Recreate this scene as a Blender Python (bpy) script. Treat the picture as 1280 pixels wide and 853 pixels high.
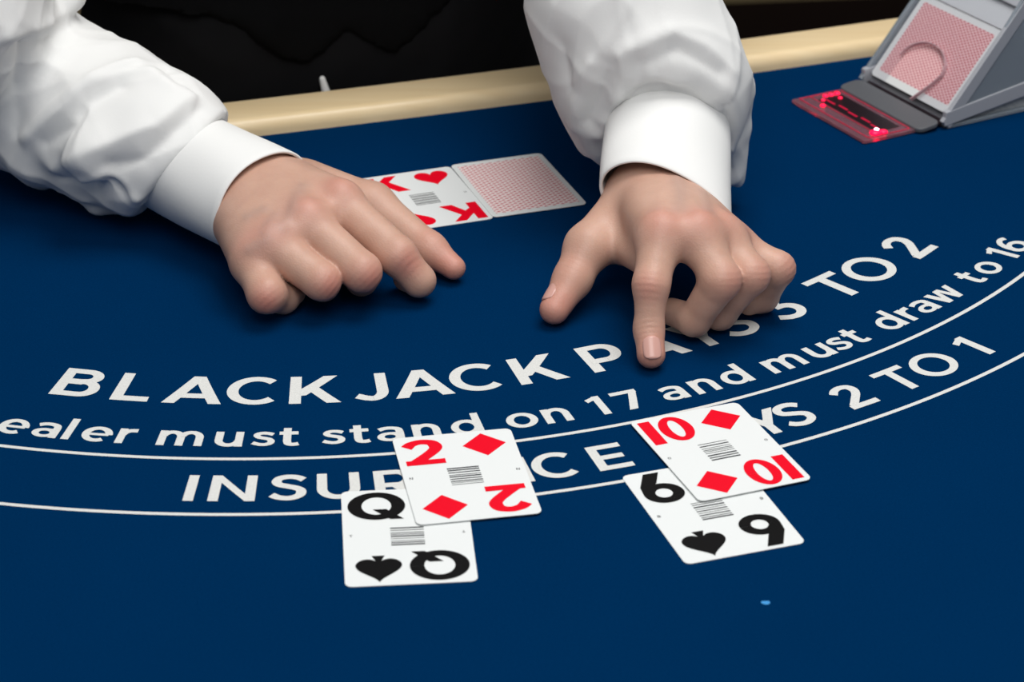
import bpy, bmesh, math, random
import numpy as np
from mathutils import Vector, Matrix

for o in list(bpy.data.objects):
    bpy.data.objects.remove(o, do_unlink=True)
SC = bpy.context.scene
COL = SC.collection
TZ = 0.90                      # height of the felt above the floor (m)

# ------------------------------------------------------------------ camera
cam_d = bpy.data.cameras.new('camera')
cam_d.sensor_width = 36.0
cam_d.lens = 85.31
cam_d.clip_start = 0.05
cam_d.dof.use_dof = True
cam_d.dof.focus_distance = 1.36
cam_d.dof.aperture_fstop = 13.0
cam = bpy.data.objects.new('camera', cam_d)
cam.location = (0, 0, TZ + 0.62778)
cam.rotation_euler = (math.radians(90) - 0.47545, 0, 0)
COL.objects.link(cam)
SC.camera = cam

# ------------------------------------------------------------------ world, lamps, exposure
world = bpy.data.worlds.new('world')
SC.world = world
world.use_nodes = True
bg = world.node_tree.nodes['Background']
bg.inputs[0].default_value = (0.9, 0.95, 1.0, 1)
bg.inputs[1].default_value = 0.21


def area(name, loc, target, sx, sy, power, color=(1, 1, 1)):
    d = bpy.data.lights.new(name, 'AREA')
    d.shape = 'RECTANGLE'
    d.size, d.size_y, d.energy, d.color = sx, sy, power, color
    o = bpy.data.objects.new(name, d)
    o.location = loc
    o.rotation_euler = (Vector(target) - Vector(loc)).to_track_quat('-Z', 'Y').to_euler()
    COL.objects.link(o)
    return o


area('ceiling_panel_light', (0.26, 1.36, TZ + 1.5), (0.0, 1.33, TZ), 0.8, 0.8, 15.5, (1.0, 0.985, 0.965))
area('ceiling_panel_light', (0.05, 0.20, TZ + 1.45), (0, 1.35, TZ + 0.05), 1.0, 1.0, 13, (1.0, 0.99, 0.98))
SC.view_settings.view_transform = 'Standard'
SC.view_settings.look = 'None'
SC.view_settings.gamma = 1.0
SC.view_settings.use_curve_mapping = False
SC.view_settings.exposure = 0.09


# ------------------------------------------------------------------ materials
def lin(c):
    c = c / 255.0
    return c / 12.92 if c <= 0.04045 else ((c + 0.055) / 1.055) ** 2.4


def rgb(r, g, b):
    return (lin(r), lin(g), lin(b), 1.0)


def mat(name, col, rough=0.5, spec=0.5, **kw):
    m = bpy.data.materials.new(name)
    m.use_nodes = True
    b = m.node_tree.nodes['Principled BSDF']
    b.inputs['Base Color'].default_value = col
    b.inputs['Roughness'].default_value = rough
    b.inputs['Specular IOR Level'].default_value = spec
    for k, v in kw.items():
        b.inputs[k.replace('_', ' ')].default_value = v
    return m


def nd(m, typ, **kw):
    n = m.node_tree.nodes.new(typ)
    for k, v in kw.items():
        setattr(n, k, v)
    return n


def lk(m, a, b):
    m.node_tree.links.new(a, b)


def bsdf(m):
    return m.node_tree.nodes['Principled BSDF']


def noise(m, scale, detail=3, rough=0.5, coord='Object'):
    tc = nd(m, 'ShaderNodeTexCoord')
    n = nd(m, 'ShaderNodeTexNoise')
    n.inputs['Scale'].default_value = scale
    n.inputs['Detail'].default_value = detail
    n.inputs['Roughness'].default_value = rough
    lk(m, tc.outputs[coord], n.inputs['Vector'])
    return n


def mixc(m, fac, a, b):
    n = nd(m, 'ShaderNodeMix', data_type='RGBA')
    for inp, v in ((n.inputs[0], fac), (n.inputs[6], a), (n.inputs[7], b)):
        if hasattr(v, 'links') or hasattr(v, 'is_linked'):
            lk(m, v, inp)
        else:
            inp.default_value = v
    return n.outputs[2]


def bump(m, height, strength, dist):
    b = nd(m, 'ShaderNodeBump')
    b.inputs['Strength'].default_value = strength
    b.inputs['Distance'].default_value = dist
    lk(m, height, b.inputs['Height'])
    lk(m, b.outputs[0], bsdf(m).inputs['Normal'])
    return b


# felt: deep blue weave
FELT = mat('blue_felt', rgb(0, 50, 100), 0.95, 0.0)
n1 = noise(FELT, 9, 4)
n2 = noise(FELT, 900, 2)
c1 = mixc(FELT, n1.outputs[0], rgb(0, 38, 76), rgb(0, 44, 86))
c2 = mixc(FELT, n2.outputs[0], rgb(0, 31, 62), rgb(3, 50, 92))
lk(FELT, mixc(FELT, 0.45, c1, c2), bsdf(FELT).inputs['Base Color'])
bump(FELT, n2.outputs[0], 0.35, 0.0006)
bsdf(FELT).inputs['Sheen Weight'].default_value = 0.22
bsdf(FELT).inputs['Sheen Roughness'].default_value = 0.35
bsdf(FELT).inputs['Sheen Tint'].default_value = rgb(40, 110, 190)

PRINT = mat('white_felt_print', rgb(226, 226, 222), 0.85, 0.15)
n = noise(PRINT, 900, 2)
lk(PRINT, mixc(PRINT, n.outputs[0], rgb(200, 201, 198), rgb(228, 228, 224)), bsdf(PRINT).inputs['Base Color'])
LINT = mat('pale_blue_lint', rgb(70, 150, 215), 0.9, 0.1)

WOOD = mat('pale_maple', rgb(228, 200, 152), 0.32, 0.5)
tc = nd(WOOD, 'ShaderNodeTexCoord')
mp = nd(WOOD, 'ShaderNodeMapping')
mp.inputs['Rotation'].default_value = (0, 0, -0.33)
mp.inputs['Scale'].default_value = (3, 60, 60)
wn = nd(WOOD, 'ShaderNodeTexNoise')
wn.inputs['Scale'].default_value = 2.0
wn.inputs['Detail'].default_value = 5
lk(WOOD, tc.outputs['Object'], mp.inputs[0])
lk(WOOD, mp.outputs[0], wn.inputs['Vector'])
lk(WOOD, mixc(WOOD, wn.outputs[0], rgb(236, 206, 156), rgb(252, 230, 188)), bsdf(WOOD).inputs['Base Color'])
DARKWOOD = mat('dark_stained_wood', rgb(52, 34, 24), 0.45)
VINYL = mat('black_padded_vinyl', rgb(24, 22, 22), 0.4)

CARD = mat('card_white', rgb(230, 233, 232), 0.5, 0.25)
RED = mat('card_red_ink', rgb(232, 0, 34), 0.55, 0.12)
BLACK = mat('card_black_ink', rgb(8, 8, 9), 0.55, 0.12)
GREYINK = mat('card_grey_ink', rgb(62, 64, 66), 0.55, 0.12)


def back_mat(name, a, b, sc, w):
    """crossed diagonal hairlines: the printed back of a card"""
    m = mat(name, a, 0.35, 0.45)
    tc = nd(m, 'ShaderNodeTexCoord')
    outs = []
    for ang in (math.radians(58), math.radians(-58)):
        mp = nd(m, 'ShaderNodeMapping')
        mp.inputs['Rotation'].default_value = (0, 0, ang)
        wv = nd(m, 'ShaderNodeTexWave', wave_type='BANDS', bands_direction='X')
        wv.inputs['Scale'].default_value = sc
        lk(m, tc.outputs['Object'], mp.inputs[0])
        lk(m, mp.outputs[0], wv.inputs['Vector'])
        outs.append(wv.outputs['Fac'])
    mx = nd(m, 'ShaderNodeMath', operation='MAXIMUM')
    lk(m, outs[0], mx.inputs[0])
    lk(m, outs[1], mx.inputs[1])
    rp = nd(m, 'ShaderNodeMapRange')
    rp.inputs['From Min'].default_value = 1 - w - 0.12
    rp.inputs['From Max'].default_value = 1 - w + 0.12
    lk(m, mx.outputs[0], rp.inputs['Value'])
    lk(m, mixc(m, rp.outputs[0], a, b), bsdf(m).inputs['Base Color'])
    return m


BACK = back_mat('pink_card_back', rgb(214, 104, 112), rgb(252, 236, 234), 105, 0.42)
BACK2 = back_mat('rose_card_back', rgb(200, 92, 106), rgb(244, 208, 208), 140, 0.34)

SKIN = mat('skin', rgb(205, 160, 138), 0.47, 0.42)
b = bsdf(SKIN)
b.inputs['Subsurface Weight'].default_value = 0.16
b.inputs['Subsurface Radius'].default_value = (0.010, 0.004, 0.002)
b.inputs['Subsurface Scale'].default_value = 0.35
at_r = nd(SKIN, 'ShaderNodeAttribute', attribute_name='redness')
at_v = nd(SKIN, 'ShaderNodeAttribute', attribute_name='vein')
nz = noise(SKIN, 60, 5, 0.6)
base = mixc(SKIN, nz.outputs[0], rgb(186, 143, 124), rgb(212, 173, 153))
base = mixc(SKIN, at_r.outputs['Fac'], base, rgb(200, 118, 106))
base = mixc(SKIN, at_v.outputs['Fac'], base, rgb(168, 142, 132))
lk(SKIN, base, b.inputs['Base Color'])
vo = nd(SKIN, 'ShaderNodeTexVoronoi')
vo.inputs['Scale'].default_value = 900
tcs = nd(SKIN, 'ShaderNodeTexCoord')
lk(SKIN, tcs.outputs['Object'], vo.inputs['Vector'])
bump(SKIN, vo.outputs['Distance'], 0.16, 0.0005)
NAIL = mat('fingernail', rgb(208, 160, 148), 0.25, 0.5)

SHIRT = mat('white_cotton', rgb(234, 234, 232), 0.85, 0.2)
n = noise(SHIRT, 700, 2)
bump(SHIRT, n.outputs[0], 0.12, 0.0004)
STITCH = mat('cream_stitched_hem', rgb(214, 196, 160), 0.9, 0.1)
VEST = mat('black_vest_wool', rgb(8, 8, 9), 0.8, 0.08)
n = noise(VEST, 500, 2)
bump(VEST, n.outputs[0], 0.3, 0.0006)
VESTLIN = mat('black_satin_edge', rgb(20, 20, 22), 0.5, 0.3)
TROUS = mat('charcoal_trousers', rgb(15, 15, 17), 0.8, 0.12)
BLKLEATHER = mat('black_leather', rgb(14, 13, 13), 0.35)
HAIR = mat('dark_hair', rgb(38, 27, 20), 0.6)

CARPET = mat('dark_brown_carpet', rgb(30, 20, 18), 0.95, 0.1)
n = noise(CARPET, 120, 4)
lk(CARPET, mixc(CARPET, n.outputs[0], rgb(22, 14, 13), rgb(40, 27, 22)), bsdf(CARPET).inputs['Base Color'])
WALLM = mat('dark_wall_paint', rgb(58, 44, 38), 0.8, 0.2)
BASEB = mat('olive_wood_trim', rgb(150, 132, 96), 0.5)

ACRYL = mat('smoked_acrylic', (0.48, 0.54, 0.60, 1), 0.2, 0.5, Transmission_Weight=0.6, IOR=1.3)
CLEAR = mat('clear_acrylic', (0.96, 0.96, 0.97, 1), 0.06, 0.5, Transmission_Weight=1.0, IOR=1.45)
SHEET = bpy.data.materials.new('clear_acrylic_sheet')          # thin clear sheet: see-through with a Fresnel gloss
SHEET.use_nodes = True
SHEET.node_tree.nodes.clear()
so = nd(SHEET, 'ShaderNodeOutputMaterial')
sm_ = nd(SHEET, 'ShaderNodeMixShader')
st_ = nd(SHEET, 'ShaderNodeBsdfTransparent')
sg = nd(SHEET, 'ShaderNodeBsdfGlossy')
sf = nd(SHEET, 'ShaderNodeMath', operation='POWER')
lw = nd(SHEET, 'ShaderNodeLayerWeight')
lk(SHEET, lw.outputs['Facing'], sf.inputs[0])
sf.inputs[1].default_value = 3.0
st_.inputs[0].default_value = (0.95, 0.95, 0.96, 1)
sg.inputs['Roughness'].default_value = 0.12
lk(SHEET, sf.outputs[0], sm_.inputs[0])
lk(SHEET, st_.outputs[0], sm_.inputs[1])
lk(SHEET, sg.outputs[0], sm_.inputs[2])
lk(SHEET, sm_.outputs[0], so.inputs[0])
GREYPL = mat('grey_plastic', rgb(120, 120, 124), 0.42, 0.5)
EDGE = mat('frosted_grey_edge', rgb(168, 170, 176), 0.4, 0.5)
RIM = mat('frosted_acrylic_edge', rgb(186, 150, 156), 0.2, 0.6)
PALEPL = mat('frosted_white_acrylic', rgb(214, 217, 219), 0.35, 0.5)
SMOKE = mat('dark_smoked_plastic', rgb(92, 94, 98), 0.35, 0.5)
REDPL = mat('red_tinted_acrylic', (0.80, 0.42, 0.50, 1), 0.12, 0.5, Transmission_Weight=0.85, IOR=1.35)
DARKPL = mat('scanner_plastic_and_slot_shade', rgb(34, 24, 30), 0.3)
LEDM = mat('red_led', rgb(255, 20, 60), 0.4)
bsdf(LEDM).inputs['Emission Color'].default_value = (1.0, 0.0, 0.05, 1)
bsdf(LEDM).inputs['Emission Strength'].default_value = 1.6
LEDH = mat('red_led_core', rgb(255, 200, 210), 0.4)
bsdf(LEDH).inputs['Emission Color'].default_value = (1.0, 0.45, 0.55, 1)
bsdf(LEDH).inputs['Emission Strength'].default_value = 12.0
LEDL = mat('red_led_strip', rgb(200, 10, 50), 0.4)
bsdf(LEDL).inputs['Emission Color'].default_value = (1.0, 0.02, 0.12, 1)
bsdf(LEDL).inputs['Emission Strength'].default_value = 0.16
DECKM = mat('card_edges', rgb(190, 194, 198), 0.6)
tcd = nd(DECKM, 'ShaderNodeTexCoord')
wv = nd(DECKM, 'ShaderNodeTexNoise')
mpd = nd(DECKM, 'ShaderNodeMapping')
mpd.inputs['Scale'].default_value = (4, 1200, 4)
wv.inputs['Scale'].default_value = 1.0
lk(DECKM, tcd.outputs['Object'], mpd.inputs[0])
lk(DECKM, mpd.outputs[0], wv.inputs['Vector'])
lk(DECKM, mixc(DECKM, wv.outputs[0], rgb(110, 118, 126), rgb(225, 228, 230)), bsdf(DECKM).inputs['Base Color'])


# ------------------------------------------------------------------ object helpers
def meshobj(name, verts, faces, material, parent=None, smooth=False, loc=None, rot=None):
    me = bpy.data.meshes.new(name)
    me.from_pydata([tuple(map(float, v)) for v in verts], [], [tuple(int(i) for i in f) for f in faces])
    me.materials.append(material)
    me.update()
    if smooth:
        me.polygons.foreach_set('use_smooth', [True] * len(me.polygons))
    o = bpy.data.objects.new(name, me)
    COL.objects.link(o)
    if parent is not None:
        o.parent = parent
    if loc is not None:
        o.location = loc
    if rot is not None:
        o.rotation_euler = rot
    return o


def npmesh(name, V, Q, material, parent, attrs=None):
    """fast mesh from numpy arrays (quads)"""
    me = bpy.data.meshes.new(name)
    me.vertices.add(len(V))
    me.vertices.foreach_set('co', np.ascontiguousarray(V, dtype=np.float32).ravel())
    me.loops.add(Q.size)
    me.loops.foreach_set('vertex_index', np.ascontiguousarray(Q, dtype=np.int32).ravel())
    me.polygons.add(len(Q))
    me.polygons.foreach_set('loop_start', np.arange(0, Q.size, 4, dtype=np.int32))
    me.polygons.foreach_set('use_smooth', np.ones(len(Q), dtype=bool))
    me.update(calc_edges=True)
    me.validate()
    me.materials.append(material)
    for k, a in (attrs or {}).items():
        at_ = me.attributes.new(k, 'FLOAT', 'POINT')
        at_.data.foreach_set('value', a.astype(np.float32))
    o = bpy.data.objects.new(name, me)
    COL.objects.link(o)
    o.parent = parent
    return o


def thing(name, label, cat, loc=(0, 0, 0), rotz=0.0, group=None):
    o = bpy.data.objects.new(name, None)
    o.empty_display_size = 0.02
    COL.objects.link(o)
    o.location = loc
    o.rotation_euler = (0, 0, rotz)
    o['label'] = label
    o['category'] = cat
    if group:
        o['group'] = group
    return o


def structure(o):
    o['kind'] = 'structure'
    return o


class MB:
    def __init__(s):
        s.v, s.f = [], []

    def add(s, vs, fs):
        k = len(s.v)
        s.v += [tuple(v) for v in vs]
        s.f += [tuple(i + k for i in f) for f in fs]
        return s

    def box(s, x0, x1, y0, y1, z0, z1):
        vs = [(x, y, z) for z in (z0, z1) for y in (y0, y1) for x in (x0, x1)]
        return s.add(vs, [(0, 2, 3, 1), (4, 5, 7, 6), (0, 1, 5, 4), (2, 6, 7, 3), (0, 4, 6, 2), (1, 3, 7, 5)])

    def prism(s, poly, z0, z1):
        n = len(poly)
        vs = [(p[0], p[1], z0) for p in poly] + [(p[0], p[1], z1) for p in poly]
        fs = [tuple(range(n - 1, -1, -1)), tuple(range(n, 2 * n))]
        fs += [(i, (i + 1) % n, n + (i + 1) % n, n + i) for i in range(n)]
        return s.add(vs, fs)

    def yzprism(s, poly, x0, x1):
        n = len(poly)
        vs = [(x0, p[0], p[1]) for p in poly] + [(x1, p[0], p[1]) for p in poly]
        fs = [tuple(range(n - 1, -1, -1)), tuple(range(n, 2 * n))]
        fs += [(i, (i + 1) % n, n + (i + 1) % n, n + i) for i in range(n)]
        return s.add(vs, fs)

    def obj(s, name, material, parent=None, scale=0.001, bevel=0, smooth=False, **kw):
        o = meshobj(name, [(a * scale, b * scale, c * scale) for a, b, c in s.v], s.f, material, parent, smooth, **kw)
        if bevel:
            m = o.modifiers.new('bevel', 'BEVEL')
            m.width = bevel * scale
            m.segments = 3
            m.limit_method = 'ANGLE'
        return o


# ------------------------------------------------------------------ flat lettering: every glyph is drawn from strokes
class Glyphs:
    """collects flat polygons in glyph space"""
    def __init__(s, tv=0.21, th=0.165):
        s.p, s.tv, s.th = [], tv, th

    def poly(s, pts):
        s.p.append(list(pts))

    def rect(s, x0, y0, x1, y1):
        s.poly([(x0, y0), (x1, y0), (x1, y1), (x0, y1)])

    def diag(s, x0, y0, x1, y1, w):
        """slanted bar with level ends, w wide measured level; x = left edge"""
        s.poly([(x0, y0), (x0 + w, y0), (x1 + w, y1), (x1, y1)])

    def stroke(s, pts, tv=None, th=None, closed=False):
        tv, th = tv or s.tv, th or s.th
        n = len(pts)
        L, R = [], []
        for i in range(n):
            a = pts[(i - 1) % n] if (closed or i > 0) else pts[i]
            c = pts[(i + 1) % n] if (closed or i < n - 1) else pts[i]
            dx, dy = c[0] - a[0], c[1] - a[1]
            d = math.hypot(dx, dy) or 1
            dx, dy = dx / d, dy / d
            w = math.hypot(tv * dy, th * dx) / 2
            L.append((pts[i][0] - dy * w, pts[i][1] + dx * w))
            R.append((pts[i][0] + dy * w, pts[i][1] - dx * w))
        for i in range(n if closed else n - 1):
            j = (i + 1) % n
            s.poly([R[i], R[j], L[j], L[i]])

    def arc(s, cx, cy, rx, ry, a0, a1, n=28):
        return [(cx + rx * math.cos(math.radians(a0 + (a1 - a0) * i / n)),
                 cy + ry * math.sin(math.radians(a0 + (a1 - a0) * i / n))) for i in range(n + 1)]

    def ring(s, cx, cy, rx, ry, tv=None, th=None):
        """oval of outer radii rx, ry"""
        tv, th = tv or s.tv, th or s.th
        n = 44
        o = [(cx + rx * math.cos(2 * math.pi * i / n), cy + ry * math.sin(2 * math.pi * i / n)) for i in range(n)]
        q = [(cx + (rx - tv) * math.cos(2 * math.pi * i / n), cy + (ry - th) * math.sin(2 * math.pi * i / n)) for i in range(n)]
        for i in range(n):
            j = (i + 1) % n
            s.poly([o[i], o[j], q[j], q[i]])


def smooth_pts(p, n=8):
    out = []
    for i in range(len(p) - 1):
        a, b, c, d = p[max(i - 1, 0)], p[i], p[i + 1], p[min(i + 2, len(p) - 1)]
        for k in range(n):
            t = k / n
            out.append(tuple(0.5 * (2 * b[j] + (c[j] - a[j]) * t + (2 * a[j] - 5 * b[j] + 4 * c[j] - d[j]) * t * t
                                    + (3 * b[j] - a[j] - 3 * c[j] + d[j]) * t ** 3) for j in (0, 1)))
    out.append(p[-1])
    return out


def glyph(ch):
    """returns (width, polygons) in cap-height units"""
    g = Glyphs()
    V, H = g.tv, g.th
    X = 0.745                                   # x-height
    if ch == 'B':
        w = 0.84
        g.rect(0, 0, V, 1)
        g.stroke([(0.1, 1 - H / 2), (0.44, 1 - H / 2)] + g.arc(0.46, 0.74, 0.22, 0.26 - H / 2, 90, -90) + [(0.44, 0.52), (0.1, 0.52)])
        g.stroke([(0.1, 0.545), (0.48, 0.545)] + g.arc(0.49, 0.315, 0.245, 0.23, 90, -90) + [(0.48, H / 2), (0.1, H / 2)])
    elif ch == 'L':
        w = 0.68
        g.rect(0, 0, V, 1); g.rect(0, 0, w, H + 0.01)
    elif ch == 'A':
        w = 1.06
        g.diag(0, 0, 0.415, 1, 0.23); g.diag(w - 0.23, 0, w - 0.415 - 0.23, 1, 0.23)
        g.rect(0.23, 0.2, 0.83, 0.2 + H)
    elif ch == 'C':
        w = 0.93
        g.stroke(g.arc(0.53, 0.5, 0.53 - V / 2, 0.515 - H / 2, 46, 314, 40))
    elif ch == 'K':
        w = 0.92
        g.rect(0, 0, V, 1)
        g.poly([(0.14, 0.28), (0.30, 0.30), (0.88, 1), (0.62, 1), (0.14, 0.46)])
        g.poly([(0.30, 0.54), (0.66, 0), (w, 0), (0.46, 0.68)])
    elif ch == 'J':
        w = 0.62
        g.stroke([(0.51, 1), (0.51, 0.36)] + g.arc(0.30, 0.34, 0.21, 0.34 - H / 2 + 0.01, 0, -90, 14) + [(0.2, 0.10), (0.04, 0.19)])
    elif ch == 'P':
        w = 0.80
        g.rect(0, 0, V, 1)
        g.stroke([(0.1, 1 - H / 2), (0.44, 1 - H / 2)] + g.arc(0.44, 0.655, 0.255, 0.345 - H / 2, 90, -90) + [(0.44, 0.3925), (0.1, 0.3925)])
    elif ch == 'Y':
        w = 0.98
        g.rect(w / 2 - V / 2, 0, w / 2 + V / 2, 0.42)
        g.poly([(0, 1), (0.25, 1), (w / 2 + V / 2, 0.42), (w / 2 - V / 2, 0.36)])
        g.poly([(w, 1), (w - 0.25, 1), (w / 2 - V / 2, 0.42), (w / 2 + V / 2, 0.36)])
    elif ch == 'S':
        w = 0.76
        g.stroke(smooth_pts([(0.69, 0.80), (0.56, 0.89), (0.38, 0.925), (0.20, 0.87), (0.13, 0.74), (0.19, 0.62), (0.36, 0.545),
                             (0.53, 0.475), (0.635, 0.38), (0.63, 0.22), (0.52, 0.115), (0.37, 0.075), (0.19, 0.115), (0.05, 0.215)]), V * 0.98, H)
    elif ch == '3':
        w = 0.74
        g.rect(0.05, 1 - H, 0.68, 1)
        g.poly([(0.42, 1 - H), (0.68, 1 - H), (0.68, 0.92), (0.42, 0.60), (0.24, 0.60)])
        g.stroke([(0.26, 0.555), (0.38, 0.555)] + g.arc(0.38, 0.32, 0.265, 0.237, 85, -90, 22) + [(0.25, 0.10), (0.05, 0.21)])
    elif ch == 'T':
        w = 0.88
        g.rect(0, 1 - H, w, 1); g.rect(w / 2 - V / 2, 0, w / 2 + V / 2, 1)
    elif ch == 'O':
        w = 1.14
        g.ring(w / 2, 0.5, w / 2, 0.52)
    elif ch == '2':
        w = 0.76
        g.stroke(smooth_pts([(0.07, 0.745), (0.19, 0.87), (0.36, 0.925), (0.54, 0.875), (0.60, 0.71), (0.53, 0.55), (0.37, 0.38), (0.13, 0.14)]), V, H)
        g.rect(0.03, 0, w, H + 0.01)
    elif ch == 'I':
        w = V
        g.rect(0, 0, V, 1)
    elif ch == 'N':
        w = 0.94
        g.rect(0, 0, V, 1); g.rect(w - V, 0, w, 1)
        g.poly([(0, 1), (0.20, 1), (w, 0), (w - 0.20, 0)])
    elif ch == 'U':
        w = 0.88
        g.stroke([(V / 2, 1), (V / 2, 0.42)] + g.arc(w / 2, 0.40, w / 2 - V / 2, 0.41 - H / 2, 180, 360, 28) + [(w - V / 2, 0.42), (w - V / 2, 1)])
    elif ch == 'R':
        w = 0.86
        g.rect(0, 0, V, 1)
        g.stroke([(0.1, 1 - H / 2), (0.46, 1 - H / 2)] + g.arc(0.46, 0.665, 0.245, 0.335 - H / 2, 90, -90) + [(0.46, 0.415), (0.1, 0.415)])
        g.poly([(0.32, 0.38), (0.58, 0), (w, 0), (0.60, 0.44)])
    elif ch == 'E':
        w = 0.76
        g.rect(0, 0, V, 1)
        for y in (0, 0.5 - H / 2, 1 - H):
            g.rect(0, y, w - (0.07 if 0 < y < 0.6 else 0), y + H)
    elif ch == '1':
        w = 0.44
        g.rect(w - V, 0, w, 1)
        g.poly([(0, 0.87), (0.05, 0.715), (w - V, 0.80), (w, 1), (0.30, 1)])
    elif ch == '7':
        w = 0.76
        g.rect(0, 1 - H, w, 1)
        g.poly([(0.19, 0), (0.43, 0), (w, 0.88), (w, 1), (0.58, 1), (0.52, 0.84)])
    elif ch == '6':
        w = 0.80
        g.ring(0.41, 0.325, 0.39, 0.335, V, H * 0.95)
        g.stroke(smooth_pts([(0.70, 0.86), (0.56, 0.92), (0.40, 0.91), (0.22, 0.78), (0.13, 0.55), (0.125, 0.36)]), V, H)
    elif ch == 'D':
        w = 0.94
        g.rect(0, 0, V, 1)
        g.stroke([(0.1, 1 - H / 2), (0.36, 1 - H / 2)] + g.arc(0.38, 0.5, 0.45, 0.5 - H / 2, 90, -90) + [(0.36, H / 2), (0.1, H / 2)])
    elif ch == 'o':
        w = 0.84
        g.ring(w / 2, X / 2, w / 2, X / 2 + 0.015, 0.205, 0.155)
    elif ch == 'e':
        w = 0.80
        g.stroke([(0.10, 0.37), (0.70, 0.37)] , 0.1, 0.115)
        g.stroke(g.arc(0.40, X / 2, 0.30, X / 2 - 0.065, -2, 308, 40), 0.2, 0.155)
    elif ch == 'a':
        w = 0.70
        g.rect(w - 0.20, 0, w, 0.46)
        g.stroke(smooth_pts([(0.07, 0.60), (0.22, 0.665), (0.40, 0.67), (0.56, 0.60), (0.60, 0.44)]), 0.2, 0.15)
        g.stroke(g.arc(0.33, 0.225, 0.235, 0.165, 0, 360, 30), 0.19, 0.125)
        g.rect(0.33, 0.33, 0.58, 0.44)
    elif ch == 'l':
        w = 0.205
        g.rect(0, 0, w, 1.06)
    elif ch == 'r':
        w = 0.48
        g.rect(0, 0, 0.205, X)
        g.stroke(smooth_pts([(0.11, 0.40), (0.18, 0.57), (0.30, 0.645), (0.48, 0.66)]), 0.19, 0.17)
    elif ch == 'n':
        w = 0.72
        g.rect(0, 0, 0.205, X)
        g.stroke([(0.12, 0.44)] + g.arc(0.365, 0.42, 0.252, X - 0.42 - 0.07, 170, 0, 18) + [(w - 0.10, 0)], 0.205, 0.16)
    elif ch == 'm':
        w = 1.17
        g.rect(0, 0, 0.205, X)
        for k in (0, 0.4825):
            g.stroke([(0.12 + k, 0.44)] + g.arc(0.345 + k, 0.42, 0.235, X - 0.42 - 0.07, 170, 0, 18) + [(0.58 + k, 0)], 0.205, 0.16)
    elif ch == 'u':
        w = 0.72
        g.rect(w - 0.205, 0, w, X)
        g.stroke([(0.10, X), (0.10, 0.34)] + g.arc(0.352, 0.32, 0.252, 0.25, 180, 350, 18), 0.205, 0.16)
    elif ch == 's':
        w = 0.62
        g.stroke(smooth_pts([(0.55, 0.60), (0.42, 0.655), (0.29, 0.67), (0.17, 0.63), (0.13, 0.54), (0.20, 0.455), (0.33, 0.405), (0.45, 0.35),
                             (0.51, 0.25), (0.47, 0.135), (0.34, 0.08), (0.20, 0.095), (0.04, 0.17)]), 0.18, 0.14)
    elif ch == 't':
        w = 0.52
        g.rect(0.0, X - 0.165, 0.49, X - 0.005)
        g.stroke([(0.205, 0.92), (0.205, 0.26)] + smooth_pts([(0.205, 0.26), (0.24, 0.12), (0.36, 0.075), (0.50, 0.105)], 5), 0.205, 0.155)
    elif ch == 'd':
        w = 0.82
        g.rect(w - 0.205, 0, w, 1.06)
        g.ring(0.40, X / 2, 0.40, X / 2 + 0.012, 0.2, 0.155)
    elif ch == 'w':
        w = 1.12
        for a, c in ((0.0, 0.235), (0.55, 0.235), (0.55, 0.79), (1.0, 0.79)):
            pass
        g.poly([(0, X), (0.215, X), (0.42, 0), (0.22, 0)])
        g.poly([(0.44, X), (0.60, X), (0.42, 0), (0.24, 0)])
        g.poly([(0.52, X), (0.68, X), (0.88, 0), (0.70, 0)])
        g.poly([(w - 0.205, X), (w, X), (0.90, 0), (0.70, 0)])
    return w, g.p


ARC = (-0.142, 1.650)            # centre of the printed arcs on the felt


def arc_point(ang, r):
    return (ARC[0] + r * math.sin(ang), ARC[1] - r * math.cos(ang))


def arc_text(name, letters, r, cap, parent):
    """letters: (character, glyph fraction u, angle in degrees of that point of its foot line)"""
    for ch, u, deg in letters:
        w, polys = glyph(ch)
        mb = MB()
        for k_, p in enumerate(polys):
            pts = []
            for i in range(len(p)):                       # subdivide long edges so they bend with the arc
                a, b = p[i], p[(i + 1) % len(p)]
                k = max(1, int(math.hypot(b[0] - a[0], b[1] - a[1]) / 0.2))
                pts += [(a[0] + (b[0] - a[0]) * j / k, a[1] + (b[1] - a[1]) * j / k) for j in range(k)]
            q = []
            for x, y in pts:
                t = math.radians(deg) + (x - u * w) * cap / r
                X, Y = arc_point(t, r - y * cap)
                q.append((X, Y, 0.00012 + 0.000002 * k_))
            area2 = sum(q[i][0] * q[(i + 1) % len(q)][1] - q[(i + 1) % len(q)][0] * q[i][1] for i in range(len(q)))
            mb.add(q if area2 > 0 else q[::-1], [tuple(range(len(q)))])
        o = mb.obj(name, PRINT, parent, scale=1.0)
        o.location = (0, -1.2, TZ)


def arc_line(name, r, width, a0, a1, parent, label):
    mb, n = MB(), 120
    vs, fs = [], []
    for i in range(n + 1):
        t = math.radians(a0 + (a1 - a0) * i / n)
        for q in (r - width / 2, r + width / 2):
            vs.append((*arc_point(t, q), 0.00012))
    fs = [(2 * i, 2 * i + 1, 2 * i + 3, 2 * i + 2) for i in range(n)]
    o = mb.add(vs, fs).obj(name, PRINT, parent, scale=1.0)
    o['label'] = label
    return o


# ------------------------------------------------------------------ the room
def plane_box(name, x0, x1, y0, y1, z0, z1, m):
    return structure(MB().box(x0, x1, y0, y1, z0, z1).obj(name, m, None, scale=1.0))


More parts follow.
